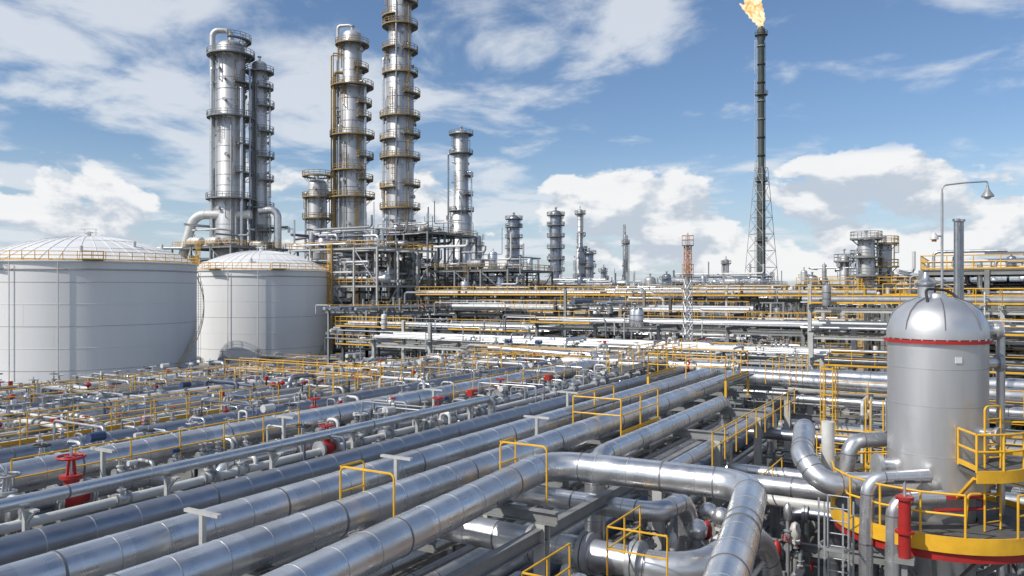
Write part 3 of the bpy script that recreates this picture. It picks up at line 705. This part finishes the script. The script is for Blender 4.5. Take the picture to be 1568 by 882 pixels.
# stiles and handrails over the main lines
mb = MB()
for a, c0, c1 in ((12.8,10.3,11.75),(16.9,8.95,10.25)):
    mb.pipe([(a,c0,7.9),(a,c0,9.25),(a,c1,9.25),(a,c1,7.9)], .026, 'yellow', R=.12, seg=6)
    mb.pipe([(a+.75,c1,7.9),(a+.75,c1,9.25),(a,c1,9.25)], .024, 'yellow', R=.12, seg=6); mb.cyl((a,c1,8.7), (a+.75,c1,8.7), .02, 'yellow', seg=6)
mb.obj('yellow_stile')
mb = MB()
for c in (10.2, 11.95): mb.rail((24.5,c,8.2), (28,c,8.2), r=.028, h=1.2, toe=True)
mb.rail((24.5,10.2,8.2), (24.5,11.95,8.2), r=.026, h=1.2, toe=False); mb.box((26.25,12.0,8.86), (3.5,.5,.05), 'grating')
for c in (9.9, 13.6): mb.rail((36,c,8.9), (40,c,8.9), r=.026)
for a in (36, 40): mb.rail((a,9.9,8.9), (a,13.6,8.9), r=.026, toe=False)
mb.box((38,9.95,8.86), (4,.7,.05), 'grating'); mb.box((38,13.5,8.86), (4,.7,.05), 'grating')
for a, c in ((36,9.9),(40,9.9),(36,13.6),(40,13.6)): mb.beam((a,c,7.8), (a,c,8.9), .1, .1, 'yellow')
for c in (7.6, 8.7): mb.rail((38.5,c,8.6), (43,c,8.6), r=.024, toe=False)
mb.rail((25,7.3,7.4), (38,7.3,7.4), r=.024, toe=False)
mb.obj('yellow_handrail')
mb = MB()
for a0, a1, c, z in ((-6,24,25.5,8.05),(2,22,26.6,8.05),(26,50,25.7,8.05),(12,34,33.0,8.1),(14,34,34.1,8.1),(36,50,15.6,8.9),(38,50,16.6,8.9),(24,40,22.4,8.9),(10,19,19.25,8.1),(28,40,19.3,8.1)):
    mb.rail((a0,c,z), (a1,c,z), r=.022, toe=(c>25), h=1.0)
for a0, a1, c in ((-6,24,26.05),(12,34,33.55),(38,50,16.1)): mb.box(((a0+a1)/2,c,8.04 if c>20 else 8.86), (a1-a0,1.05,.05), 'grating')
for a, c0, c1 in ((12,26.7,33),(13,26.7,33),(30,25.6,36),(31,25.6,36),(46,20.8,30),(47,20.8,30),(58,14,30)): mb.rail((a,c0,8.2), (a,c1,8.2), r=.022, toe=False, h=1.0)
mb.obj('catwalk')

# left field of small lines
def amax(c): return 64 if c < 27 else (52 if c < 34 else 36)
rd = random.Random(99); fp = MB(); fv = MB(); ff = MB()
for i in range(13):
    a = -8+i*6.
    cm = 41 if a < 38 else (36 if a < 52 else 31)
    for c in (26, 31, 36, 41): 
        if c <= cm: ff.ibeam((a,c,0), (a,c,7.6), .24, .24, 'frame')
    ff.ibeam((a,25.3,7.7), (a,cm+.4,7.7), .2, .28, 'frame')
for c in (26,31,36,41): ff.ibeam((-8,c,7.35), (amax(c)+1,c,7.35), .18, .3, 'frame')
ff.obj('steel_pipe_rack')
c = 27.2
while c < 41.2:
    r = rd.choice((.05,.07,.09,.12,.15,.2,.24)); am = amax(c); a0 = rd.choice((-14,-14,-14,rd.uniform(0,25))); a1 = rd.choice((am,am,rd.uniform(30,am-2))); z = 7.88+r
    pts = [(a0,c,z)]
    if a0 > -10: pts = [(a0,c,z-1.5)]+pts
    if rd.random() < .3 and r < .13:
        q = rd.uniform(max(a0,0)+3, a1-4); h = rd.uniform(.4,.7); pts += [(q,c,z),(q,c,z+h),(q+rd.uniform(1,3),c,z+h)]; pts += [(pts[-1][0],c,z)]
    pts += [(a1,c,z)]
    if a1 < am-1: pts += [(a1,c,z+.5),(a1,c+1.5,z+.5),(a1,c+1.5,z-1)]
    m = rd.choice(PM); fp.pipe(pts, r, m, seg=12, bands=2 if (r > .1 and m.startswith('clad')) else 0)
    for _ in range(rd.randint(8, 16)): valve(fv, (rd.uniform(2,am-1),c,z), min(.14, max(.07,r)), 0, rd)
    c += 2*r+rd.uniform(.1,.4)
for _ in range(60):
    c0 = rd.uniform(25.5,37); c1 = min(41.5, c0+rd.uniform(1.5,8)); a = rd.uniform(2,amax(c1)-1); r = rd.choice((.03,.04,.06,.08,.1)); z = 8.2+rd.uniform(.0,.35)
    fp.pipe([(a,c0,7.6),(a,c0,z),(a,c1,z),(a,c1,7.5)], r, rd.choice(PM), seg=8)
    if rd.random() < .7: valve(fv, (a,(c0+c1)/2,z), min(max(r,.05),.1), pi/2, rd)
for _ in range(240):   # upright valves, vents, instruments
    c = rd.uniform(25.3,41.3); a = rd.uniform(2,amax(c)-1); h = rd.uniform(.1,.7); r = rd.choice((.02,.03,.04))
    fv.cyl((a,c,7.6), (a,c,8.1+h), r, rd.choice(('galv','pipe_gr','pipe_wh','black')), seg=6)
    k = rd.random()
    if k < .3: fv.box((a,c,8.1+h), (.18,.1,.22), rd.choice(('blue','pipe_wh','galv','red')))
    elif k < .5: fv.rev((a,c,8.1+h), [(.02,-.1),(.12,-.05),(.14,.03),(.08,.1),(0,.12)], rd.choice(('clad','red','pipe_wh')), seg=10)
    elif k < .8: valve(fv, (a,c,8.1), rd.uniform(.05,.09), 0, rd, orient=1)
fp.obj('small_bore_pipework'); fv.obj('valve_manifold')
# second field beyond, between the big lines and the middle racks
rd = random.Random(123); fp = MB(); fv = MB()
for _ in range(46):
    c = rd.uniform(14,32); a0 = rd.uniform(40,60); a1 = min(64, a0+rd.uniform(6,18)); z = 8.1+rd.uniform(-.3,.3); r = rd.choice((.05,.08,.12,.16,.22,.28)); m = rd.choice(PM)
    fp.pipe([(a0,c,z-2),(a0,c,z),(a1,c,z),(a1,c+rd.uniform(-3,3)+.01,z),(a1,c+rd.uniform(3,5),z-2)], r, m, seg=10)
for _ in range(44):
    a = rd.uniform(44,64); c0 = rd.uniform(9,26); c1 = c0+rd.uniform(5,14); z = 8.2+rd.uniform(-.3,.6); r = rd.choice((.06,.1,.14,.2,.28)); m = rd.choice(('clad','pipe_wh','pipe_wh','clad','pipe_gr'))
    fp.pipe([(a,c0,z-2),(a,c0,z),(a,c1,z),(a,c1,z-2)], r, m, seg=10)
    for q in range(3): valve(fv, (a,rd.uniform(c0,c1),z), min(r,.15), pi/2, rd)
for _ in range(150):
    a = rd.uniform(42,64); c = rd.uniform(10,32); h = rd.uniform(.1,.8); fv.cyl((a,c,7), (a,c,8.1+h), rd.choice((.03,.04,.06)), rd.choice(('galv','pipe_gr','pipe_wh')), seg=6)
    if rd.random() < .6: valve(fv, (a,c,8.1), rd.uniform(.06,.11), rd.choice((0,pi/2)), rd, orient=rd.choice((0,1)))
fp.obj('small_bore_pipework'); fv.obj('valve_manifold')

# ------------------------------------------------------------------ right-hand low area: manifolds
mb = MB()
mb.pipe([(17.6,13,6.7),(17.8,5.7,6.5),(21.4,5.0,6.6),(22.6,4.8,4)], .38, 'clad', R=1.3, seg=28, bands=1.0)
for c in (9.6, 8.2, 6.9): mb.cyl((17.72,c-.06,6.59), (17.72,c+.06,6.59), .5, 'galv', seg=24); mb.cyl((17.72,c+.09,6.59), (17.72,c+.2,6.59), .5, 'galv', seg=24)
mb.pipe([(15.3,14,5.2),(15.3,6.0,5.2),(12,6.0,5.2),(12,6.0,2)], .27, 'clad', R=.7, seg=24, bands=1.0)
mb.obj('manifold_header')
mb = MB(); mb.pipe([(19.8,11.5,7.2),(19.8,7.2,7.2),(21.6,7.0,7.2),(21.6,7.0,4.5)], .27, 'clad', R=.65, seg=24, bands=.9)
mb.pipe([(26,10.5,7.0),(23.0,10.5,7.0),(23.0,7.6,7.0),(23.0,7.6,4.8)], .25, 'clad', R=.6, seg=24, bands=.9)
mb.pipe([(25.2,12,7.0),(25.2,-6,7.0)], .28, 'clad', seg=24, bands=.95)
mb.pipe([(27,8,6.1),(27,-8,6.1)], .2, 'pipe_wh', seg=16, bands=2)
mb.pipe([(29.5,8,6.4),(29.5,-4,6.4),(29.5,-4,2)], .24, 'clad', seg=16, bands=1.5)
mb.pipe([(33,9,5.6),(33,-9,5.6)], .3, 'clad', seg=16, bands=1.5)
mb.pipe([(36.5,9,6.6),(36.5,-12,6.6)], .24, 'clad_dk', seg=16, bands=1.5)
mb.pipe([(11,7.0,1),(11,7.0,6.4),(14.2,7.0,6.4),(14.2,7.0,1)], .18, 'pipe_wh', R=.5, seg=16, bands=1.5)
mb.obj('manifold_pipework')
rd = random.Random(55); mp = MB(); mv = MB(); ms = MB()
for _ in range(80):
    a = rd.uniform(9,38); c = rd.uniform(4.6,8.9) if a < 24.5 else rd.uniform(-7,8.6)
    if a < 18.5: c = rd.uniform(5.2,8.0)
    zt = rd.uniform(2.5,6.0); r = rd.choice((.07,.1,.13,.17,.21)); m = rd.choice(('clad','clad','pipe_gr','pipe_wh','galv','clad_dk'))
    L = rd.uniform(1.2,3.0); k = rd.random()
    if k < .45: pts = [(a,c,.2),(a,c,zt),(a+L,c,zt),(a+L,c,.2)]
    elif k < .8: pts = [(a,c,.2),(a,c,zt),(a,min(8.6,c+L),zt),(a,min(8.6,c+L),.2)]
    else: pts = [(a,c,.3),(a,c,zt),(a+L,c,zt),(a+L,c+1.2,zt),(a+L,c+1.2,.4)]
    mp.pipe(pts, r, m, seg=14, R=r*2.4, bands=1.2 if r > .12 else 0, flange=rd.random() < .5)
    if rd.random() < .9: valve(mv, (a,c,max(1.5,zt-rd.uniform(.9,1.6))), r*.9, rd.uniform(0,6.28), rd, orient=1)
    if rd.random() < .6: valve(mv, (a+L*.5,c,zt) if k < .45 else (a,c+.6,zt), r*.8, 0 if k < .45 else pi/2, rd)
for _ in range(180):   # dense valve sets below the cross line
    a = rd.uniform(10.5,26); c = rd.uniform(4.4 if a > 20 else 5.0,8.8); z = rd.uniform(4.0,5.9); r = rd.choice((.07,.09,.12,.15))
    mv.cyl((a,c,.2), (a,c,z+.5), r*.8, rd.choice(('clad','pipe_gr','galv')), seg=8)
    valve(mv, (a,c,z), r, rd.choice((0,pi/2)), rd, orient=rd.choice((0,0,1,2)))
    if rd.random() < .4: mv.rev((a,c,z+.45), [(r,0),(r*1.7,.1),(r*1.9,.3),(r*1.2,.48),(0,.55)], rd.choice(('clad','pipe_wh','red','clad')), seg=12)
for a in (14,20,26,32,38):
    for c in (2.2,-5.5):
        if a < 24 and c < 3: continue
        ms.ibeam((a,c,0), (a,c,6.3), .2, .2, 'frame')
    if a > 24: ms.ibeam((a,-6,5.0), (a,8.4,5.0), .18, .26, 'frame'); ms.ibeam((a,-6,3.0), (a,8.4,3.0), .18, .26, 'frame')
for a in (9,11.5,14,16.8): ms.ibeam((a,7.8,0), (a,7.8,6.0), .14, .14, 'frame'); ms.ibeam((a,5.2,4.6), (a,8.2,4.6), .12, .2, 'frame')
mp.obj('manifold_pipework'); mv.obj('valve_manifold'); ms.obj('pipe_support_frame')
rack('pipe_rack', 'a', 27, 40, -4.5, 1.5, (2.6,4.6), 131, fm='frame', dens=.7, valves=1, toprail=.7)
mb = MB()
for i, (a, c) in enumerate(((16.6,1.6),(17.3,2.3),(26.2,3.0))):
    mb.cyl((a,c,0), (a,c,6.0 if i<2 else 5), .07, 'red', seg=10); mb.cyl((a,c,5.0), (a,c,5.75), .17, 'red', seg=14); mb.cyl((a,c,5.7), (a,c,5.8), .24, 'red', seg=14); mb.rev((a,c,5.8), [(.15,0),(.13,.15),(.02,.22)], 'red', seg=12)
mb.obj('fire_monitor')
mb = MB()
for a in (26,30,34,38): mb.ladder(a, 1.9, 0, 7.2, -pi/2, 'galv', r=.022)
mb.ladder(30.2, 3.0, 0, 9.3, pi, 'galv', r=.03, cm='yellow'); mb.ladder(39.6, 6.0, 0, 9.5, pi, 'yellow', r=.03)
mb.ladder(20.3, 2.9, 0, 8.1, pi, 'galv', r=.025)
mb.obj('access_ladder')
mb = MB(); mb.rail((40.4,-20,7.6), (40.4,6,7.6), r=.024, toe=False); mb.rail((24,6.2,5.8),(30,6.2,5.8), r=.026); mb.rail((30,-6,6.8),(30,5,6.8), r=.024, toe=False); mb.box((30.6,-.5,6.75),(1.1,11,.05),'grating'); mb.rail((31.2,-6,6.8),(31.2,5,6.8), r=.024, toe=False)
for a, c in ((16.5,7.2),(13,7.4)): mb.rail((a,c,6.6),(a+2,c,6.6), r=.022, toe=False, step=1); mb.rail((a,c,6.6),(a,c-1.4,6.6), r=.022, toe=False, step=1.4)
mb.obj('yellow_handrail')

# ------------------------------------------------------------------ pressure vessel
vx, vy = cw(10.67, 20); vs = MB(); vp = MB(); vpi = MB()
r = 1.13
vs.rev((vx,vy,0), [(.85,0),(.85,7.9),(.9,8.02),(r,8.05),(r,11.75),(r,11.78)], 'clad_ves', seg=56)
vs.rev((vx,vy,0), [(r+.09,11.72),(r+.09,11.80)], 'red', seg=56)
vs.rev((vx,vy,11.82), [(r+.02,0),(r+.02,.22),(r*.97,.42),(r*.86,.66),(r*.66,.86),(r*.4,.98),(.24,1.02),(.22,1.1),(0.02,1.12)], 'clad_ves', seg=56)
for k in range(8):
    a = k*pi/4+.2; P = [np.array((vx+cos(a)*q, vy+sin(a)*q, 11.83+z)) for q, z in ((r+.02,.22),(r*.98,.42),(r*.87,.665),(r*.67,.865),(r*.41,.99))]
    vs.sweep(P, .014, 'band', 4)
for z in (8.1,): vs.cyl((vx,vy,z-.04), (vx,vy,z+.03), r+.035, 'red', seg=56)
for z in (9.0, 10.2, 11.1): vs.cyl((vx,vy,z), (vx,vy,z+.018), r+.006, 'galv', seg=56)
for k in range(28):
    a = 2*pi*k/28; vs.box((vx+cos(a)*(r+.05), vy+sin(a)*(r+.05), 11.81), (.04,.04,.05), 'galv', a)
e = np.array((SN,-CS,0)); f = np.array((CS,SN,0)); q = np.array((vx,vy,0))
vpi.pipe([q-e*.55-f*.8+(0,0,12.2), q-e*.4-f*.2+(0,0,13.05), q+e*.45+f*.2+(0,0,13.0), q+e*.7-f*.5+(0,0,12.3)], .035, 'black', R=.25, seg=8)
for th, z, rr_ in ((0,12.0,.15),(355,11.2,.14),(180,8.6,.2),(300,9.6,.12)):
    t = ang(th); d = np.array((cos(t),sin(t),0)); b0 = q+(0,0,z); vpi.cyl(b0+d*.9, b0+d*1.5, rr_, 'clad', seg=14); vpi.cyl(b0+d*1.43, b0+d*1.54, rr_*1.6, 'galv', seg=14)
vpi.box(q-f*1.15+e*-.1+(0,0,11.35), (.02,.16,.14), 'white', YAW)
vpi.pipe([q+e*1.6+(0,0,0.3), q+e*1.6+(0,0,12.1), q+e*1.1+(0,0,12.1)], .1, 'clad', seg=12, bands=1.5)
vpi.pipe([q+e*.55+f*1.6+(0,0,1), q+e*.55+f*1.6+(0,0,13.1)], .2, 'clad', seg=16, bands=1.2); vpi.rev(q+e*.55+f*1.6+(0,0,13.1), [(.2,0),(.26,.05),(.26,.12),(.1,.22),(.05,.4)], 'clad', seg=16)
vpi.pipe([q+e*.9-f*.85+(0,0,9.4), q+e*.9-f*1.15+(0,0,9.4), q+e*.85-f*1.2+(0,0,8.2), q+e*.1-f*1.2+(0,0,8.2),q+e*.1-f*1.1+(0,0,7.5)], .028, 'yellow', R=.1, seg=6)
vpi.pipe([q+e*.6-f*.95+(0,0,8.0), q+e*.6-f*1.0+(0,0,7.8), q-e*.6-f*1.0+(0,0,7.75)], .04, 'red', R=.1, seg=6)
ro_ = 2.46; D = .36
vp.sector((vx,vy), .9, ro_, 7.02+D, .06, 0, 2*pi-.001, 'grating', n=64)
vp.sector((vx,vy), ro_-.02, ro_+.03, 7.16+D, .36, 0, 2*pi-.001, 'yellow', n=64)
vp.sector((vx,vy), 1.5, ro_-.06, 6.93+D, .34, 0, 2*pi-.001, 'red', n=64)
vp.arcrail((vx,vy), ro_, 7.1+D, ang(-78+0), ang(255), 'yellow', r=.027, step=.85, toe=False, h=1.0, seg=8)
for k in range(12):
    t = 2*pi*k/12; d = np.array((cos(t),sin(t),0)); vp.beam(q+d*.9+(0,0,6.85+D), q+d*2.38+(0,0,6.85+D), .1, .2, 'red'); vp.beam(q+d*2.2+(0,0,6.8+D), q+d*.85+(0,0,5.6+D), .09, .09, 'frame')
a0, a1 = ang(264), ang(350)
vp.sector((vx,vy), r+.02, 2.1, 8.85, .06, a0, a1, 'grating'); vp.sector((vx,vy), 2.08, 2.13, 8.94, .28, a0, a1, 'yellow'); vp.arcrail((vx,vy), 2.1, 8.9, a0, a1, 'yellow', h=.85, r=.027, step=.6, toe=False, seg=8)
for t in (a0, a1):
    d = np.array((cos(t),sin(t),0)); vp.rail(q+d*(r+.05)+(0,0,8.9), q+d*2.1+(0,0,8.9), h=.85, r=.027, step=.8); vp.beam(q+d*2.0+(0,0,8.75), q+d*r+(0,0,8.1), .07, .07, 'yellow'); 
t = ang(290); d = np.array((cos(t),sin(t),0)); tt = np.array((-sin(t),cos(t),0))
vp.pipe([q+d*1.5-tt*.2+(0,0,7.4), q+d*1.5-tt*.2+(0,0,10.3), q+d*1.5+tt*.3+(0,0,10.3), q+d*1.5+tt*.3+(0,0,7.4)], .025, 'yellow', R=.1, seg=6)
for z in np.arange(7.6, 10.2, .3): vp.cyl(q+d*1.5-tt*.2+(0,0,z), q+d*1.5+tt*.3+(0,0,z), .015, 'yellow', seg=5)
group('pressure_vessel', shell=vs, platforms=vp, nozzles_and_lines=vpi)
def C3(X, Y, z): a, c = cw(X, Y); return (a, c, z)
mb = MB()
mb.pipe([C3(8.9,24.5,8.2), C3(8.3,22.6,9.1), C3(7.5,20.6,8.75), C3(7.75,19.9,8.15), C3(10,19.9,8.2)], .29, 'clad', R=.55, seg=24, bands=.8)
mb.pipe([C3(9.9,18.9,8.6), C3(8.45,18.9,8.55), C3(8.4,18.9,7.0), C3(8.4,18.9,1)], .16, 'clad', R=.4, seg=20, bands=.7)
mb.pipe([C3(10.0,18.5,8.2), C3(8.85,18.5,8.15), C3(8.8,18.5,5)], .16, 'clad', R=.4, seg=20, bands=.7)
mb.pipe([C3(10.0,21.4,9.0), C3(9.0,21.2,9.0), C3(8.9,21.2,8.2)], .2, 'clad', R=.4, seg=20, bands=.7)
mb.cyl(C3(8.45,21.3,8.2), C3(8.45,21.3,9.5), .17, 'pipe_wh', seg=16)
mb.obj('vessel_pipework')
mb = MB(); p = np.array(C3(8.75,17.75,0)); mb.cyl(p+(0,0,7.05), p+(0,0,8.35), .13, 'red', seg=16); mb.cyl(p+(0,0,7.6), p+(0,0,7.66), .2, 'red', seg=16); mb.cyl(p+(0,0,8.35), p+(0,0,8.42), .19, 'red', seg=16)
mb.cyl(p+(0,0,8.4), p+(0,0,8.75), .03, 'galv', seg=6); mb.beam(p+e*-.22+(0,0,8.75), p+e*.22+(0,0,8.75), .04, .04, 'black'); mb.box(p+(0,0,7.0), (.4,.4,.1), 'frame'); mb.beam(p+(0,0,7.0), p+(0,0,0), .12, .12, 'frame')
mb.obj('red_standpipe')
unit('stair_tower', *sorted((23.6,27.6)), -8.5, -2.6, (3.2,6.2,9.2,11.2), 140, bay=3, fm='galv', rail='galv', rr=.022, deckp=.5, dens=.8, equip=.3, toph=1.5)

# lamp post
mb = MB(); p = np.array(C3(18.9,35,0))
mb.cyl(p, p+(0,0,17.3), .07, 'galv', r1=.05, seg=10); mb.pipe([p+(0,0,17.2), p+(0,0,17.62), p+e*1.0+(0,0,17.74), p+e*2.0+(0,0,17.80), p+e*2.0+(0,0,17.6)], .035, 'galv', R=.25, seg=8)
mb.rev(p+e*2.0+(0,0,17.12), [(.26,0),(.24,.08),(.12,.25),(.06,.38),(.05,.5)], 'pipe_gr', seg=16); mb.rev(p+e*2.0+(0,0,17.07), [(.05,-.06),(.14,0),(.14,.06)], 'white', seg=12)
mb.cyl(p+(0,0,15.4), p-e*.3+(0,0,15.4), .04, 'galv'); mb.rev(p-e*.35+(0,0,15.25), [(.18,0),(.16,.15),(.05,.3)], 'pipe_wh', seg=12); mb.cyl(p-e*.35+(0,0,15.15), p-e*.35+(0,0,15.27), .1, 'orange', seg=10)
mb.obj('lamp_post')
for X, Y, zt, rr_ in ((19.8,35.5,16.1,.10),(20.2,35.8,16.1,.10)):
    mb = MB(); p = np.array(C3(X,Y,0)); mb.cyl(p, p+(0,0,zt), rr_, 'galv', seg=12); mb.cyl(p+(0,0,zt), p+(0,0,zt+.1), rr_*1.6, 'galv', seg=12); mb.obj('vent_pipe')
mb = MB()
mb.pipe([C3(-55,168,29), C3(-67,168,29), C3(-69.5,168,20), C3(-69.5,168,0)], .95, 'pipe_wh', R=3, seg=20, bands=3)
mb.pipe([C3(-54,170,30), C3(-50,170,30.5), C3(-50,170,18)], .8, 'clad', R=2, seg=16, bands=3)
mb.pipe([C3(-46,168,24), C3(-36,168,25.5), C3(-30,168,25.5), C3(-30,168,15)], .5, 'clad', R=1.5, seg=16, bands=3)
mb.pipe([C3(-62,150,21), C3(-72,150,21), C3(-72,150,14)], .3, 'clad', R=1.5, seg=12)
mb.obj('transfer_pipe')
mb = MB(); p = np.array(C3(48.6,72,0)); mb.rev(p, [(1.9,0),(1.9,16.5),(1.5,17.2),(.1,17.6)], 'white', seg=32); mb.arcrail((p[0],p[1]), 1.9, 16.5, 0, 6.28, 'white', r=.03); mb.obj('storage_silo')

# ------------------------------------------------------------------ ground, distant trees
gm = bpy.data.materials.new('ground_concrete'); gm.use_nodes = True; nt = gm.node_tree; N = nt.nodes; L = nt.links; bs = N['Principled BSDF']; bs.inputs['Roughness'].default_value = .9
tc = N.new('ShaderNodeTexCoord'); n1 = N.new('ShaderNodeTexNoise'); n1.inputs['Scale'].default_value = .35; n1.inputs['Detail'].default_value = 10; L.new(tc.outputs['Object'], n1.inputs['Vector'])
br = N.new('ShaderNodeTexBrick'); br.inputs['Scale'].default_value = .2; br.inputs['Mortar Size'].default_value = .012; br.offset = 0; br.inputs['Color1'].default_value = (.24,.235,.225,1); br.inputs['Color2'].default_value = (.20,.195,.185,1); br.inputs['Mortar'].default_value = (.06,.06,.055,1); br.inputs['Brick Width'].default_value = 1; br.inputs['Row Height'].default_value = 1
L.new(tc.outputs['Object'], br.inputs['Vector'])
mx = N.new('ShaderNodeMix'); mx.data_type = 'RGBA'; mx.blend_type = 'MULTIPLY'; mx.inputs[0].default_value = .8; L.new(br.outputs['Color'], mx.inputs[6])
cr = N.new('ShaderNodeValToRGB'); cr.color_ramp.elements[0].position = .35; cr.color_ramp.elements[0].color = (.45,.43,.4,1); cr.color_ramp.elements[1].position = .65; cr.color_ramp.elements[1].color = (1,1,1,1)
L.new(n1.outputs['Fac'], cr.inputs[0]); L.new(cr.outputs[0], mx.inputs[7]); L.new(mx.outputs[2], bs.inputs['Base Color'])
me = bpy.data.meshes.new('ground'); S = 6000; me.from_pydata([(-S,-S,0),(S,-S,0),(S,S,0),(-S,S,0)], [], [(0,1,2,3)]); me.materials.append(gm); o = bpy.data.objects.new('ground', me); bpy.context.collection.objects.link(o)
mat('foliage', (.05,.075,.035), .8, 0, .5, .2)
rd = np.random.RandomState(3); n = 9000
X = rd.uniform(-700, 900, n); Yd = rd.uniform(560, 640, n); H = 9+4*np.sin(X*.03)+2*np.sin(X*.11+1); z = rd.uniform(0, 1, n)**.6*H
pos = np.stack([SN*X+CS*Yd, SN*Yd-CS*X, z], 1)
tri = rd.normal(0, 1.6, (n, 3, 3))+pos[:, None, :]; tr_ = MB(); tr_.add(tri.reshape(-1, 3), np.arange(n*3), np.full(n, 3), 'foliage'); tr_.obj('distant_tree_line')

# ------------------------------------------------------------------ world
az = math.atan2(-.874, .487); el = radians(42)
w = bpy.data.worlds.new('World'); bpy.context.scene.world = w; w.use_nodes = True; nt = w.node_tree; N = nt.nodes; L = nt.links
bg = N['Background']; bg.inputs['Strength'].default_value = .11
sky = N.new('ShaderNodeTexSky'); sky.sky_type = 'NISHITA'; sky.sun_disc = False; sky.sun_elevation = el; sky.sun_rotation = az; sky.air_density = 1.0; sky.dust_density = .6; sky.ozone_density = 2.0; sky.altitude = 50
def M(op, a, b=None, c=None, clamp=False):
    n = N.new('ShaderNodeMath'); n.operation = op; n.use_clamp = clamp
    for i, v in enumerate((a, b, c)):
        if v is None: continue
        if isinstance(v, (int, float)): n.inputs[i].default_value = v
        else: L.new(v, n.inputs[i])
    return n.outputs[0]
tc = N.new('ShaderNodeTexCoord'); vr = N.new('ShaderNodeVectorRotate'); vr.rotation_type = 'Z_AXIS'; vr.inputs['Angle'].default_value = radians(59.6); L.new(tc.outputs['Generated'], vr.inputs['Vector'])
sp = N.new('ShaderNodeSeparateXYZ'); L.new(vr.outputs[0], sp.inputs[0]); x, y, z = sp.outputs
zc = M('MAXIMUM', z, 0.)
den = M('ADD', zc, .12)
cb = N.new('ShaderNodeCombineXYZ'); L.new(M('DIVIDE', x, den), cb.inputs[0]); L.new(M('DIVIDE', y, den), cb.inputs[1])
def noise(vec, scale, detail=8, rough=.6, dist=0., off=(0,0,0), sc=(1,1,1), rot=0.):
    mp = N.new('ShaderNodeMapping'); mp.inputs['Location'].default_value = off; mp.inputs['Scale'].default_value = sc; mp.inputs['Rotation'].default_value = (0,0,rot); L.new(vec, mp.inputs[0])
    n = N.new('ShaderNodeTexNoise'); n.inputs['Scale'].default_value = scale; n.inputs['Detail'].default_value = detail; n.inputs['Roughness'].default_value = rough; n.inputs['Distortion'].default_value = dist; L.new(mp.outputs[0], n.inputs['Vector']); return n.outputs['Fac']
def mr(v, a, b, c=0., d=1., smooth=True):
    n = N.new('ShaderNodeMapRange'); n.interpolation_type = 'SMOOTHSTEP' if smooth else 'LINEAR'; L.new(v, n.inputs[0])
    for i, q in enumerate((a, b, c, d)): n.inputs[i+1].default_value = q
    return n.outputs[0]
n1 = noise(cb.outputs[0], 1.9, 12, .57, .3, off=(3.1,1.7,0), sc=(1,.9,1), rot=.25)
n2 = noise(cb.outputs[0], .5, 3, .5, 0, off=(7,2,0))
left = mr(x, -.5, .45, .055, -.02)
dns = M('ADD', M('ADD', M('MULTIPLY', n1, .75), M('MULTIPLY', n2, .35)), left)
cir = mr(dns, .525, .655)
vs_ = N.new('ShaderNodeMapping'); vs_.inputs['Scale'].default_value = (1,1,1.9); L.new(vr.outputs[0], vs_.inputs[0])
n3 = noise(vs_.outputs[0], 8, 10, .55, .15, off=(1.3,.2,.4))
n3u = noise(vs_.outputs[0], 8, 5, .55, .15, off=(1.3-.008,.2,.4+.045))
band = M('MULTIPLY', mr(z, .0, .03), mr(z, .115, .19, 1., 0.)); band = M('MULTIPLY', band, mr(x, -.3, .12, .5, 1.))
cum = mr(M('ADD', n3, M('MULTIPLY', band, .20)), .635, .685)
cum = M('MULTIPLY', cum, mr(band, .15, .5))
haze = mr(z, 0., .20, .60, 0.)
shade = mr(M('SUBTRACT', n3, n3u), -.06, .07)
cc = N.new('ShaderNodeMix'); cc.data_type = 'RGBA'; L.new(shade, cc.inputs[0]); cc.inputs[6].default_value = (4.9,5.5,6.3,1); cc.inputs[7].default_value = (8.5,8.5,8.5,1)
tint = N.new('ShaderNodeMix'); tint.data_type = 'RGBA'; tint.blend_type = 'MULTIPLY'; tint.inputs[0].default_value = 1; L.new(sky.outputs[0], tint.inputs[6]); tint.inputs[7].default_value = (.86,.95,1.06,1)
a1 = N.new('ShaderNodeMix'); a1.data_type = 'RGBA'; L.new(haze, a1.inputs[0]); L.new(tint.outputs[2], a1.inputs[6]); a1.inputs[7].default_value = (5.4,6.3,7.4,1)
a2 = N.new('ShaderNodeMix'); a2.data_type = 'RGBA'; L.new(M('MULTIPLY', cir, .80), a2.inputs[0]); L.new(a1.outputs[2], a2.inputs[6]); a2.inputs[7].default_value = (6.9,7.3,7.8,1)
a3 = N.new('ShaderNodeMix'); a3.data_type = 'RGBA'; L.new(M('MULTIPLY', cum, .92), a3.inputs[0]); L.new(a2.outputs[2], a3.inputs[6]); L.new(cc.outputs[2], a3.inputs[7])
L.new(a3.outputs[2], bg.inputs['Color'])

sl = bpy.data.lights.new('sun', 'SUN'); sl.energy = 3.9; sl.angle = radians(.6); sl.color = (1,.95,.88)
so = bpy.data.objects.new('sun', sl); bpy.context.collection.objects.link(so)
from mathutils import Vector
d = Vector((sin(az)*cos(el), cos(az)*cos(el), sin(el))); so.rotation_euler = (-d).to_track_quat('-Z', 'Y').to_euler()

cam = bpy.data.cameras.new('camera'); cam.lens = 28.; cam.sensor_width = 36; cam.clip_end = 12000; cam.clip_start = .1; cam.shift_y = 4/1568
co = bpy.data.objects.new('camera', cam); bpy.context.collection.objects.link(co); co.location = (0,0,13); co.rotation_euler = (radians(90), 0, radians(30.4-90))
sc = bpy.context.scene; sc.camera = co; sc.view_settings.view_transform = 'Standard'; sc.view_settings.look = 'None'; sc.view_settings.exposure = 0
